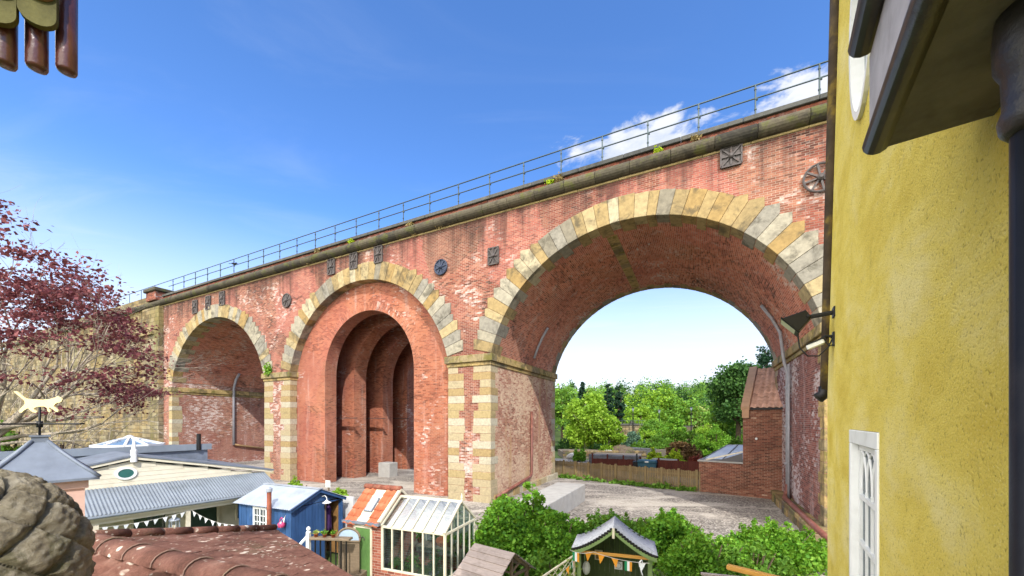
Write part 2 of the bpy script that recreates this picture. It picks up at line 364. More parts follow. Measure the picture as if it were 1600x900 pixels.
def branches(mb, p, d, L, r, depth, rg, spread=.6, bend=.25, tips=None, n=5, lift=.1, kids=(2,3)):
    pts = [Vector(p)]; rs = [r]; q = Vector(p); dd = Vector(d).normalized()
    for i in range(4):
        dd = (dd+Vector((rg.uniform(-bend,bend), rg.uniform(-bend,bend), rg.uniform(-bend,bend)+lift*.3))).normalized()
        q = q+dd*L/4; pts.append(q.copy()); rs.append(r*(1-.13*(i+1)))
    mb.tube(pts, rs, n, cap=False)
    if depth == 0:
        if tips is not None: tips.append(q.copy())
        return
    for k in range(rg.randint(*kids)):
        j = rg.randint(2, 4); nd = (dd+Vector((rg.uniform(-1,1), rg.uniform(-1,1), rg.uniform(-.7,.9)))*spread).normalized()
        branches(mb, pts[j], nd, L*rg.uniform(.55,.85), rs[j]*.62, depth-1, rg, spread, bend, tips, max(3, n-1), lift, kids)
def make_tree(name, label, cat, loc, h, rad, mat, bark, seed, n=26, per=170, leaf=.35, base=.25, conic=.2, group=None, trunk_r=None, sc=None):
    t = thing(name, label, cat, loc, random.Random(seed).uniform(0, 6), group)
    rg = random.Random(seed); mb = MB(); tr = trunk_r or h*.022
    mb.tube([(0,0,-.3), (.04*h*.3,0,h*.3), (0,.03*h*.3,h*.6), (0,0,h*.86)], [tr*1.25, tr, tr*.65, tr*.2], 8)
    for i in range(7):
        z = h*rg.uniform(.25,.65); a = rg.uniform(0, 6.28)
        mb.tube([(0,0,z), (math.cos(a)*rad*.35, math.sin(a)*rad*.35, z+h*.08), (math.cos(a)*rad*.7, math.sin(a)*rad*.7, z+h*.18)], [tr*.5, tr*.32, tr*.1], 5)
    mb.build('trunk', bark, t, True)
    leaf_mesh('crown', crown_clumps(h*base, h, rad, n, per, seed, conic), mat, t, leaf, seed)
    return t
def make_bush(name, label, cat, loc, rx, ry, h, mat, seed, n=22, per=260, leaf=.12, group=None, low=.05, stems=True, rotz=0.0):
    t = thing(name, label, cat, loc, rotz, group); rg = random.Random(seed); cl = []
    for i in range(n):
        a = rg.uniform(0, 6.28); q = math.sqrt(rg.random()); x, y = math.cos(a)*q*rx*.85, math.sin(a)*q*ry*.85
        top = h*(1-.5*q*q)*rg.uniform(.62,1.0); rr = min(rx, ry, h)*rg.uniform(.16,.38)
        cl.append(((x, y, max(low*h+rr*.4, top-rr*.6)), (rr*1.15, rr*1.15, rr*.7), int(per*rg.uniform(.4,1.2)*min(1.3, rr/(min(rx,ry,h)*.27)))))
        if rg.random() < .8: cl.append(((x*1.05, y*1.05, top*.5), (rr*1.3, rr*1.3, rr), int(per*.5)))
        if rg.random() < .45 and rx > .5:                 # a shoot standing out of the outline
            for j in range(4): cl.append(((x*1.1+rg.uniform(-.06,.06), y*1.1+rg.uniform(-.06,.06), top+leaf*(.2+j*.75)), (leaf*(1.3-.25*j), leaf*(1.3-.25*j), leaf*.7), 12))
    if stems:
        mb = MB()
        for i in range(9):
            a = rg.uniform(0, 6.28); q = rg.uniform(.1,.7)
            mb.tube([(math.cos(a)*rx*.1, math.sin(a)*ry*.1, -.05), (math.cos(a)*rx*q*.6, math.sin(a)*ry*q*.6, h*.45), (math.cos(a)*rx*q, math.sin(a)*ry*q, h*.8)], [.025*h, .016*h, .006*h], 5)
        mb.build('stem', BARKD, t, True)
    leaf_mesh('foliage', cl, mat, t, leaf, seed)
    return t

# ------------------------------------------------------------------ camera, light, sky
cam = bpy.data.objects.new('camera', bpy.data.cameras.new('camera')); COL.objects.link(cam); SC.camera = cam
cam.location = (0, 0, EYE); cam.rotation_euler = (R(90), 0, 0)
cam.data.sensor_width = 36; cam.data.lens = 36*F/1600; cam.data.shift_y = (HZ-450)/1600
cam.data.clip_start = .05; cam.data.clip_end = 6000
SUN_EL = R(41); SH = Vector((.30, -1.25)).normalized()
S = Vector((SH.x*math.cos(SUN_EL), SH.y*math.cos(SUN_EL), math.sin(SUN_EL)))
sl = bpy.data.lights.new('sun', 'SUN'); sl.energy = 2.0; sl.angle = R(.5); sl.color = (1, .96, .90)
so = bpy.data.objects.new('sun', sl); COL.objects.link(so); so.rotation_euler = S.to_track_quat('Z', 'Y').to_euler(); so.location = (0, -20, 40)
W = bpy.data.worlds.new('World'); SC.world = W; W.use_nodes = True
def world():
    g = G.__new__(G); g.nt = W.node_tree; bg = g.nt.nodes['Background']
    sky = g.node('ShaderNodeTexSky', sky_type='NISHITA'); sky.sun_disc = False
    sky.sun_elevation = SUN_EL; sky.sun_rotation = math.atan2(SH.x, SH.y); sky.altitude = 1200; sky.air_density = 1.0; sky.dust_density = .4; sky.ozone_density = 4.0
    d = g.co('Generated'); sp = g.node('ShaderNodeSeparateXYZ', {0: d})
    z = g.math('MAXIMUM', sp.outputs[2], .03)
    pl = g.node('ShaderNodeCombineXYZ', {0: g.math('DIVIDE', sp.outputs[0], z), 1: g.math('DIVIDE', sp.outputs[1], z), 2: 0.0}).outputs[0]
    skyc = g.node('ShaderNodeHueSaturation', {'Hue': .506, 'Saturation': SKY_SAT, 'Value': 1.0, 'Color': sky.outputs[0]}).outputs[0]
    # one bright cumulus bank low over the viaduct on the right, ragged edge
    def patch(cx, cy, rx, ry, ns, thr):
        dx = g.math('DIVIDE', g.math('SUBTRACT', g.node('ShaderNodeSeparateXYZ', {0: pl}).outputs[0], cx), rx)
        dy = g.math('DIVIDE', g.math('SUBTRACT', g.node('ShaderNodeSeparateXYZ', {0: pl}).outputs[1], cy), ry)
        q = g.math('SQRT', g.math('ADD', g.math('MULTIPLY', dx, dx), g.math('MULTIPLY', dy, dy)))
        nz = g.noise(pl, ns, 8, .62, .3)
        return g.ss(g.math('SUBTRACT', g.math('ADD', 1.0, g.math('MULTIPLY', g.math('SUBTRACT', nz, .5), 2.6)), q), thr, thr+.42)
    cl = g.math('MAXIMUM', patch(.50, 1.44, .30, .20, 5.0, -.10), patch(1.02, 1.30, .26, .34, 5.0, -.08))
    wis = g.ss(g.noise(g.scale(pl, (.5, 1.3, 1)), 1.6, 7, .6, .9), .48, .82)
    low = g.ss(sp.outputs[2], .5, .12)
    k = g.mix(g.math('MULTIPLY', wis, g.math('ADD', .09, g.math('MULTIPLY', low, .4))), skyc, (2.7, 3.0, 3.5, 1))
    k = g.mix(g.math('MULTIPLY', g.ss(sp.outputs[2], .46, .05), .9), k, (3.3, 3.38, 3.5, 1))
    k = g.mix(g.math('MULTIPLY', cl, .9), k, g.ramp(g.noise(pl, 5.0, 7, .65), [(.38, (2.1,2.35,2.75,1)), (.58, (3.1,3.15,3.3,1))]))
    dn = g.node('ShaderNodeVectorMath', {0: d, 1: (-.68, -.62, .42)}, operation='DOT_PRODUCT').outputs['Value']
    fill_bank = g.ss(g.math('ADD', dn, g.math('MULTIPLY', g.math('SUBTRACT', g.noise(d, 3.0, 7, .6), .5), .55)), .46, .64)  # bright cloud bank behind and left, unseen, added as fill for the yellow wall
    k = g.mix(g.math('MULTIPLY', fill_bank, .95), k, (12.0, 11.6, 10.9, 1))
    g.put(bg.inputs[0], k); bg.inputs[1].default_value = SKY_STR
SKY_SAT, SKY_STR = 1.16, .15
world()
SC.view_settings.view_transform = 'Standard'; SC.view_settings.look = 'None'; SC.view_settings.exposure = 1.22; SC.view_settings.gamma = 1.0
SC.view_settings.use_curve_mapping = False
SC.render.engine = 'CYCLES'; SC.cycles.max_bounces = 8; SC.cycles.transparent_max_bounces = 16; SC.cycles.use_denoising = True; SC.cycles.use_adaptive_sampling = False
# ------------------------------------------------------------------ the ground
D0, K = 15.0, 8.55                       # distance to the viaduct's front face, its thickness
UX, UY = .8959, -.4442                   # its long axis, to the right
def sk(x, y): return x*UX+y*UY, -x*UY+y*UX-D0
def wp(s, k, z=0): return Vector((s*UX-(k+D0)*UY, s*UY+(k+D0)*UX, z))
def sstep(a, b, v):
    t = min(1, max(0, (v-a)/(b-a))); return t*t*(3-2*t)
YARD = .66
def hgt(x, y):
    s, k = sk(x, y)
    h = YARD*sstep(-5.2, -2.2, k)
    h += 9.0*sstep(48, 175, k)+6*sstep(150, 420, k)
    return h
def ground():
    def axis(lo, hi, mid0, mid1, step):
        a = list(np.arange(mid0, mid1+.01, step)); st = step
        v = mid1
        while v < hi: st *= 1.22; v += st; a.append(v)
        v = mid0; st = step
        while v > lo: st *= 1.22; v -= st; a.insert(0, v)
        return a
    xs = axis(-3000, 3000, -30, 45, 1.0); ys = axis(-60, 4000, -6, 60, 1.0)
    mb = MB(); P = [(x, y, hgt(x, y)) for y in ys for x in xs]; n = len(xs)
    mb.add(P, [(j*n+i, j*n+i+1, (j+1)*n+i+1, (j+1)*n+i) for j in range(len(ys)-1) for i in range(n-1)])
    g = G('meadow_ground'); v = g.co()
    k = g.ramp(g.noise(v, .35, 6), [(.3, c(52,66,30)), (.55, c(74,92,40)), (.8, c(98,104,58))])
    k = g.mix(.5, k, g.ramp(g.noise(v, 6, 5), [(.3,(.5,.5,.5,1)), (.7,(1.3,1.3,1.2,1))]), 'MULTIPLY')
    g.bump(g.noise(v, 9, 4), .5, .05)
    tag(mb.build('ground', g.done(k, .95), None, True), kind='structure')
    # gravel yard, one sheet lying on the ground
    mb = MB(); ss_ = np.arange(-40, 26.1, 1.0); ks = np.arange(-4.2, 21.1, .6)
    P = []
    for k_ in ks:
        for s_ in ss_:
            p = wp(s_, k_); P.append((p.x, p.y, hgt(p.x, p.y)+.05+.02*math.sin(s_*1.7+k_)*math.sin(k_*1.3)))
    n = len(ss_)
    mb.add(P, [(j*n+i, j*n+i+1, (j+1)*n+i+1, (j+1)*n+i) for j in range(len(ks)-1) for i in range(n-1)])
    g = G('gravel'); v = g.co()
    k = g.ramp(g.voro(v, 16.0, out='Color'), [(.1, c(88,83,78)), (.5, c(130,123,115)), (.9, c(174,167,158))])
    k = g.mix(.45, k, g.ramp(g.noise(v, 3.0, 6, .7), [(.3,(.6,.58,.56,1)), (.7,(1.15,1.14,1.12,1))]), 'MULTIPLY')
    k = g.mix(g.math('MULTIPLY', g.ss(g.noise(g.scale(v, (.5,1.2,1)), .5, 5, .6, .6), .46, .62), .65), k, c(190,182,170))
    k = g.mix(g.math('MULTIPLY', g.ss(g.noise(g.scale(v, (.6,1.5,1)), .32, 4, .6), .52, .64), .5), k, c(112,104,98))
    kk = g.math('ADD', g.node('ShaderNodeSeparateXYZ', {0: g.node('ShaderNodeMapping', {'Vector': v, 'Rotation': (0,0,.46)}).outputs[0]}).outputs[1], g.math('MULTIPLY', g.noise(v, .12, 2), 3.0))
    tr = g.math('ABSOLUTE', g.math('SUBTRACT', g.math('ABSOLUTE', g.math('SUBTRACT', kk, 24.6)), .85))
    k = g.mix(g.math('MULTIPLY', g.ss(tr, .38, .1), .45), k, c(186,178,166))
    g.bump(g.math('ADD', g.voro(v, 16.0), g.math('MULTIPLY', g.noise(v, 1.2, 4), 1.5)), .7, .04)
    tag(mb.build('gravel_yard', g.done(k, .95), None, True), kind='structure')
ground()

# ------------------------------------------------------------------ the viaduct (local x along it, y into it, z up)
VR = thing('viaduct', 'long red brick railway viaduct with pale stone arch rings crossing the whole view', 'viaduct', wp(0, 0), math.atan2(UY, UX))
ZT, ZS = 13.82, 7.56                     # top of the brickwork, springing of the arches
ARCH = [(-31.7, 6.40, 5.60), (-16.9, 6.18, 6.07), (-2.5, 6.18, 6.07), (11.9, 6.18, 6.07)]   # centre, radius, height of the centre
def half(a): return math.sqrt(a[1]**2-(ZS-a[2])**2)
PIER = [(-39.2, ARCH[0][0]-half(ARCH[0])-.03)]+[(ARCH[i][0]+half(ARCH[i])+.03, ARCH[i+1][0]-half(ARCH[i+1])-.03) for i in range(3)]+[(ARCH[3][0]+half(ARCH[3])+.03, 34.0)]
def viaduct():
    # spandrels front and back, one sheet of brickwork pierced by the arches
    mb = MB()
    for k_ in (0.0, K):
        for a in ARCH:
            h = half(a); a0 = math.asin((ZS-a[2])/a[1]); N = 40
            pts = [(a[0]+a[1]*math.cos(math.pi-a0-(math.pi-2*a0)*i/N), a[2]+a[1]*math.sin(math.pi-a0-(math.pi-2*a0)*i/N)) for i in range(N+1)]
            for (p, q), (p2, q2) in zip(pts, pts[1:]): mb.quad((p,k_,q), (p2,k_,q2), (p2,k_,ZT), (p,k_,ZT))
        ed = [PIER[0][0]]+[x for a in ARCH for x in (a[0]-half(a), a[0]+half(a))]+[34.0]
        for i in range(0, len(ed), 2): mb.quad((ed[i],k_,ZS), (ed[i+1],k_,ZS), (ed[i+1],k_,ZT), (ed[i],k_,ZT))
    mb.build('spandrel_wall', BR, VR, recalc=False)
    for i, a in enumerate(ARCH):          # vaults
        mb = MB(); a0 = math.asin((ZS-a[2])/a[1]); N = 48; M = 6
        for j in range(N):
            t0 = math.pi-a0-(math.pi-2*a0)*j/N; t1 = math.pi-a0-(math.pi-2*a0)*(j+1)/N
            for m in range(M):
                k0, k1 = K*m/M, K*(m+1)/M; A = lambda t, k_: (a[0]+a[1]*math.cos(t), k_, a[2]+a[1]*math.sin(t))
                mb.quad(A(t0,k0), A(t0,k1), A(t1,k1), A(t1,k0), [(k0,-t0*a[1]),(k1,-t0*a[1]),(k1,-t1*a[1]),(k0,-t1*a[1])])
        mb.build('vault', (BRS, BRD, BRS, BRS)[i], VR, True, recalc=False)
    # piers: front and back in brick, the cheeks inside the arches as sheets of their own
    cheeks = {0: (None, BRW), 1: (BR, BRD), 2: (BRD, BRP), 3: (BRQ, BR), 4: (BR, None)}
    for i, (s0, s1) in enumerate(PIER):
        mb = MB()
        for k_ in (0.0, K): MB().quad((s0,k_,-.6), (s1,k_,-.6), (s1,k_,ZS), (s0,k_,ZS)).build('pier_face', BRW, VR, recalc=False)
        for x, m in ((s0, cheeks[i][0]), (s1, cheeks[i][1])):
            if m: MB().quad((x,0,-.6), (x,K,-.6), (x,K,ZS), (x,0,ZS)).build('pier_cheek', m, VR, recalc=False)
    rg = random.Random(3)
    # quoins at the four corners of each pier
    for i, (s0, s1) in enumerate(PIER):
        zi = 6.8 if i == 0 else 7.18
        for (x, sx) in ((s0, 1), (s1, -1)):
            if (i == 4 and x == s1) or (i == 0 and x == s0): continue
            for (y, sy) in ((0, 1), (K, -1)):
                mb = MB(); z = .7
                while z < zi-.12:
                    hh = min(.355, zi-z); lg = rg.random() < .72
                    fw = (.94 if lg else .6)+rg.uniform(-.06,.05); dw = (.42 if rg.random() < .5 else .66)+rg.uniform(-.04,.04)
                    if s1-s0 < 1.6 and sx < 0: fw = min(fw, .5)
                    pr = rg.uniform(.006,.016); g_ = .006
                    xa, xb = (x-pr*sx, x+fw*sx); ya, yb = (y-pr*sy, y+dw*sy)
                    mb.box(min(xa,xb), max(xa,xb), min(ya,yb), max(ya,yb), z+g_, z+hh-g_); z += hh
                mb.build('quoin', IMP if (i == 3 and y == 0) else QUO, VR, bevel=.008)
    for i, (s0, s1) in enumerate(PIER):     # imposts run round every pier
        mb = MB(); dz = -.4 if i == 0 else 0
        s0_, s1_ = (s0, s1) if i else (s0+.1, s1)
        def bandbox(pr, z0, z1, seg):
            L = []
            for y0, y1 in ((-pr, .35), (K-.35, K+pr)):
                x = s0_-pr; 
                while x < s1_+pr-.01:
                    x2 = min(s1_+pr, x+seg*rg.uniform(.8,1.2)); 
                    if s1_+pr-x2 < .3: x2 = s1_+pr
                    mb.box(x+.003, x2-.003, y0, y1, z0, z1); x = x2
            y = .35
            while y < K-.36:
                y2 = min(K-.35, y+seg*rg.uniform(.8,1.2))
                if K-.35-y2 < .3: y2 = K-.35
                mb.box(s0_-pr, s0_+.3, y+.003, y2-.003, z0, z1); mb.box(s1_-.3, s1_+pr, y+.003, y2-.003, z0, z1); y = y2
        bandbox(.15, 7.22+dz, 7.56+dz+(0 if i else .02), 1.1); bandbox(.06, 7.04+dz, 7.215+dz, 1.4)
        mb.build('impost', IMP, VR, bevel=.02)
    # arch rings of cut stone, stepped into the brick courses on the haunches
    for i, a in enumerate(ARCH):
        for face in (0, 1):
            mb = MB(); a0 = math.asin((ZS+.0-a[2])/a[1])+.004; N = 37
            cuts = [a0+(math.pi-2*a0)*(j+ (rg.uniform(-.14,.14) if 0 < j < N else 0))/N for j in range(N+1)]
            for j in range(N):
                t0, t1 = cuts[j]+.0008, cuts[j+1]-.0008; ri = a[1]-.014; ro = a[1]+.92+rg.uniform(-.04,.05)
                pt = lambda r, t: (a[0]+r*math.cos(t), a[2]+r*math.sin(t))
                A, B, Cc, D_ = pt(ri,t0), pt(ro,t0), pt(ro,t1), pt(ri,t1); tm = (t0+t1)/2
                poly = [A, B]
                if .25 < tm < 1.05: poly.append((B[0], Cc[1]))
                elif math.pi-1.05 < tm < math.pi-.25: poly.append((Cc[0], B[1]))
                poly += [Cc, D_]
                dep = .58 if j % 2 else .9; pr = .045+rg.uniform(-.008,.012)
                mb.prism(poly, *((-pr, dep) if face == 0 else (K-dep*.8, K+pr)))
            mb.build('arch_ring', VOU, VR, bevel=.012)
    mb = MB(); a = ARCH[2]                   # stained stone course across the vault, left of the crown
    for j in range(13): 
        t = math.radians(97.2); dt = .034; k0 = .95+j*.52; A = lambda r, t_: (a[0]+r*math.cos(t_), a[2]+r*math.sin(t_))
        mb.prism([A(a[1]-.02,t-dt), A(a[1]+.1,t-dt), A(a[1]+.1,t+dt), A(a[1]-.02,t+dt)], k0+.005, k0+.515)
    mb.build('vault_rib', IMP, VR)
    # cornice, recessed brick course and coping
    for nm, mt, poly, seg, s0, s1 in (
        ('string_band', BAND, [(-.05,ZT),(.3,ZT),(.3,14.0),(-.05,14.0)], 1.5, -80, 34),
        ('cornice', COR, [(.35,13.99)]+[(-.06-.27*math.sin(math.pi*j/9), 14.12-.245*math.cos(math.pi*j/9)+.01) for j in range(10)]+[(.02,14.385),(.35,14.42)], 1.25, -80, 34),
        ('coping', COPE, [(-.05,14.62),(.55,14.62),(.55,14.79),(-.05,14.78)], 1.9, -39.4, 34)):
        mb = MB(); x = s0
        while x < s1:
            x2 = min(s1, x+seg*rg.uniform(.85,1.15)); j = rg.uniform(-.008,.008)
            mb.prism([(p+j, q+j*.5) for p, q in poly], x+.006, x2-.006, 'x'); x = x2
        mb.build(nm, mt, VR, bevel=.015)
    mb = MB().box(-80, 34, .06, .5, 14.36, 14.615); mb.build('parapet_course', BRD, VR)
    MB().box(-80, 34, .5, K, 13.8, 14.5).build('track_bed', simple('ballast', c(96,88,80), .95, .3, 8, .5), VR)
    # back parapet
    MB().box(-80, 34, K-.35, K+.12, 13.82, 14.75).build('back_parapet', COPE, VR)
    # stone abutment beyond the last arch: wall, pilaster, parapet and capped pier
    mb = MB().box(-150, -42.1, 0, K, -.6, ZT-.005).build('abutment_wall', ABUT, VR)
    MB().box(-42.098, -39.2, -.32, K, -.6, ZT-.01).build('pilaster', ABUT, VR, bevel=.02)
    mb = MB()
    for z in (11.55,): mb.box(-42.2, -40.0, -.5, -.321, z, z+.25)
    mb.build('corbel', IMP, VR, bevel=.02)
    MB().box(-150, -41.3, -.02, .45, 14.43, 14.98).build('abutment_parapet', ABUT, VR, bevel=.02)
    p = MB().box(-41.25, -39.6, -.38, .8, 14.36, 15.06).build('parapet_pier', BRD, VR, bevel=.02)
    MB().box(-41.42, -39.42, -.52, .95, 15.065, 15.36).build('pier_cap', COR, VR, bevel=.05)
    # rubble footings inside the big arch
    mb = MB(); s0 = PIER[3][0]
    def rubble(mb, s_a, s_b, k0, k1, z0, z1, sgn, rgs):
        z = z0
        while z < z1-.05:
            h = min(rgs.uniform(.26,.42), z1-z); k_ = k0
            if z1-z-h < .15: h = z1-z
            while k_ < k1-.05:
                l = rgs.uniform(.35,.8); k2 = min(k1, k_+l); pr = rgs.uniform(-.03,.05)
                mb.box(min(s_a+sgn*pr, s_b), max(s_a+sgn*pr, s_b), k_+.008, k2-.008, z+.006, z+h-.006); k_ = k2
            z += h
    rubble(mb, s0-.42, s0+.1, -.4, K+.35, -.3, 1.0, -1, rg)
    x = -.4
    while x < K+.3:
        x2 = min(K+.35, x+rg.uniform(.6,1.0)); mb.box(s0-.45, s0+.1, x+.006, x2-.006, 1.0, 1.16+rg.uniform(-.02,.03)); x = x2
    mb.build('footing', RUB, VR, bevel=.03)
    mb = MB(); rubble(mb, PIER[2][1]+.12, PIER[2][1]-.1, .3, K+.25, .3, 1.05, 1, rg); mb.build('footing', QUO, VR, bevel=.02)
    # brick lining that narrows the middle arch: four ribs, one behind another
    a = ARCH[1]; nc, nr, nz = -16.85, 3.45, 7.25
    x0, x1 = PIER[1][1], PIER[2][0]
    for q, (k0, k1) in enumerate(((.45,1.25), (2.6,3.6), (5.1,6.1), (7.6,8.5))):
        mb = MB(); xs = sorted(set([x0, x1, nc-nr, nc+nr]+[x0+(x1-x0)*j/40 for j in range(41)]+[nc-nr*math.cos(math.pi*j/32) for j in range(33)]))
        top = lambda x: a[2]+math.sqrt(max(0, (a[1]-.004)**2-(x-a[0])**2)) if abs(x-a[0]) < a[1]-.01 else ZS
        low = lambda x: nz+math.sqrt(max(0, nr*nr-(x-nc)**2)) if abs(x-nc) <= nr+1e-6 else -.6
        for xa, xb in zip(xs, xs[1:]):
            mid = (xa+xb)/2; ins = abs(mid-nc) < nr
            la, lb = (low(xa), low(xb)) if ins else (-.6, -.6)
            for k_ in (k0, k1): mb.quad((xa,k_,la), (xb,k_,lb), (xb,k_,max(top(xb),lb)), (xa,k_,max(top(xa),la)))
        out = [(nc-nr, -.6), (nc-nr, nz)]+[(nc-nr*math.cos(math.pi*j/32), nz+nr*math.sin(math.pi*j/32)) for j in range(1,32)]+[(nc+nr, nz), (nc+nr, -.6)]
        d = 0
        for (p, z), (p2, z2) in zip(out, out[1:]):
            l = math.hypot(p2-p, z2-z); mb.quad((p,k0,z), (p,k1,z), (p2,k1,z2), (p2,k0,z2), [(k0,d),(k1,d),(k1,d+l),(k0,d+l)]); d += l
        mb.build('lining_arch', BRI, VR, recalc=False)
        if q == 0:                             # rowlock ring around the opening
            mb = MB(); d = 0
            out = [(nc-nr, nz, 1, 0)]+[(0,0,math.cos(math.pi*(1-j/32)), math.sin(math.pi*(1-j/32))) for j in range(33)]
            for j in range(48):
                t0, t1 = math.pi*(1-j/48), math.pi*(1-(j+1)/48); A = lambda r, t: (nc+r*math.cos(t), k0-.006, nz+r*math.sin(t))
                mb.quad(A(nr,t0), A(nr,t1), A(nr+.46,t1), A(nr+.46,t0), [(0,-t0*nr),(0,-t1*nr),(.46,-t1*nr),(.46,-t0*nr)])
            mb.build('rowlock_ring', BRI, VR, recalc=False)
    for kk in (2.0, 4.4, 6.7):
        MB().box(x0+.02, nc-nr+.9, kk-.1, kk+.1, 4.63, 4.68).build('ledge', IRON, VR)
    # iron tie plates and pattress wheels
    def plate(s, z, w=.62, h=.74):
        mb = MB().box(s-w/2, s+w/2, -.05, .02, z-h/2, z+h/2)
        for e in ((s-w/2,z-h/2,s+w/2,z+h/2), (s-w/2,z+h/2,s+w/2,z-h/2), (s,z-h/2,s,z+h/2), (s-w/2,z,s+w/2,z)):
            mb.bar((e[0],-.07,e[1]), (e[2],-.07,e[3]), .05, .05, (0,1,0))
        for (p, q) in ((s-w/2, s+w/2),):
            for zz in (z-h/2, z+h/2): mb.bar((p,-.065,zz), (q,-.065,zz), .05, .06, (0,1,0))
            for xx in (p, q): mb.bar((xx,-.065,z-h/2), (xx,-.065,z+h/2), .05, .06, (0,1,0))
        mb.lathe([(.09,0),(.09,.05),(.05,.09)], 10, Matrix.Translation((s,-.08,z)) @ Matrix.Rotation(R(90),4,'X'))
        mb.build('tie_plate', IRON, VR)
    for s, z in ((-34.2,13.1), (-32.35,13.15), (-30.5,13.2)): plate(s, z, .62, .95)
    for s, z in ((-19.1,13.4), (-17.27,13.4), (-15.4,13.4)): plate(s, z, .56, .86)
    plate(-8.35, 11.95, .52, .74); plate(.98, 13.57, .62, .66)
    def wheel(s, z, r, m, disc):
        M_ = Matrix.Translation((s,0,z)) @ Matrix.Rotation(R(90),4,'X'); mb = MB()
        if disc: mb.lathe([(r,-.01),(r,.05),(r*.9,.06)], 24, M_)
        mb.tube([(s+r*math.cos(t*math.pi/12), -.07, z+r*math.sin(t*math.pi/12)) for t in range(25)], .035, 6)
        for j in range(4):
            t = math.pi*j/4+.2; mb.bar((s-r*math.cos(t),-.07,z-r*math.sin(t)), (s+r*math.cos(t),-.07,z+r*math.sin(t)), .055, .05, (0,1,0))
        mb.lathe([(.1,0),(.1,.05),(.05,.1)], 10, Matrix.Translation((s,-.08,z)) @ Matrix.Rotation(R(90),4,'X'))
        mb.build('tie_wheel', m, VR)
    wheel(-23.2, 12.03, .42, IRON, True); wheel(-11.28, 11.97, .36, IRONB, True); wheel(3.42, 12.14, .44, IRON, False)
    # drainpipes under the arches
    def vaultpt(a, t, k_, o=.08): return (a[0]+(a[1]-o)*math.cos(t), k_, a[2]+(a[1]-o)*math.sin(t))
    a = ARCH[2]; s1 = PIER[3][0]
    p = MB().tube([vaultpt(a, t, 4.9, .09) for t in (.62,.5,.38)]+[(s1-.26, 4.9, 7.3), (s1-.22, 4.9, 7.0), (s1-.12, 4.9, 6.6), (s1-.12,4.9,1.75)], .065, 10).build('drainpipe', PIPEG, VR, True)
    mb = MB()
    for z in (5.9,4.2,2.6): mb.tube([(s1-.12,4.9,z), (s1-.12,4.9,z+.09)], .11, 10); mb.box(s1-.2, s1+.01, 4.74, 5.06, z+.02, z+.06)
    mb.build('pipe_collar', PIPEG, VR)
    MB().tube([(s1-.12,4.6,1.2), (s1-.12,4.6,6.9)], .05, 8).build('conduit', PIPEG, VR, True)
    MB().tube([(s1-.12,4.9,1.75), (s1-.12,4.9,1.5), (s1-.2,4.75,1.3), (s1-.3,4.4,1.24), (s1-.32,.5,1.22), (s1-.32,-2.6,1.2)], .09, 10).build('drainpipe', PIPER, VR, True)
    s0 = PIER[2][1]
    MB().tube([(s0+.1,4.5,5.0), (s0+.1,4.5,1.75), (s0+.13,4.4,1.55), (s0+.2,4.1,1.42), (s0+.22,.2,1.0)], .075, 10).build('drainpipe', PIPER, VR, True)
    MB().tube([vaultpt(a, math.pi-t, 4.5, .09) for t in (.62,.52,.42,.32)], .07, 8).build('drainpipe', PIPEG, VR, True)
    s0 = PIER[0][1]
    MB().tube([vaultpt(ARCH[0], math.pi-.52, 4.6, .1), vaultpt(ARCH[0], math.pi-.42, 4.45, .12), (s0+.14,4.4,7.4), (s0+.14,4.4,2.3)], .1, 10).build('drainpipe', PIPEG, VR, True)
    MB().tube([(s0+.14,4.4,2.35), (s0+.16,5.0,2.2), (s0+.16,8.2,1.6)], .09, 8).build('drainpipe', simple('old_pipe', c(150,120,84), .6, .3, 6), VR, True)
viaduct()
def railing():
    t = thing('railing', 'thin grey steel handrail with two rails along the top of the viaduct', 'railing', wp(0, 0), math.atan2(UY, UX))
    MB().tube([(-80,.25,15.95), (34,.25,15.95)], .026, 8).build('top_rail', RAIL, t, True)
    MB().tube([(-39,.25,15.5), (34,.25,15.5)], .024, 8).build('middle_rail', RAIL, t, True)
    x = -38.3; i = 0
    while x < 33.5:
        mb = MB().tube([(x,.25,14.78), (x,.25,15.95)], .026, 8)
        for z in (15.1,15.78): mb.tube([(x,.25,z), (x,.25,z+.05)], .04, 8)
        mb.tube([(x-.02,.25,15.45), (x+.07,.25,15.45)], .035, 6); mb.build('post', RAIL, t); x += 1.74
    for j in range(8): MB().tube([(-60+j*2.3,.25,14.97), (-60+j*2.3,.25,15.95)], .024, 6).build('post', RAIL, t)
railing()
def concrete():
    # cast block in front of the pier's foot, and the low blocks left inside the lined arch
    t = MB().box(0, 1.35, 0, 7.1, -.1, 1.48)
    o = t.build('concrete_block', CONC, None, bevel=.02); o.location = wp(-6.2, -4.5, 0); o.rotation_euler = (0,0,math.atan2(UY,UX))
    tag(o, 'long low pale concrete block at the foot of the stone pier beside the gravel', 'concrete block')
    for s, k_, w, d, h, lb in ((-18.9,4.2,1.0,.8,1.0,'small grey concrete block inside the narrow arch, left one'), (-15.3,4.6,1.0,1.2,1.75,'taller white concrete block inside the narrow arch near its right jamb')):
        o = MB().box(-w/2, w/2, -d/2, d/2, -.2, h).build('concrete_block', CONC, None, bevel=.03); o.location = wp(s, k_, YARD); o.rotation_euler = (0,0,math.atan2(UY,UX)); tag(o, lb, 'concrete block')
concrete()
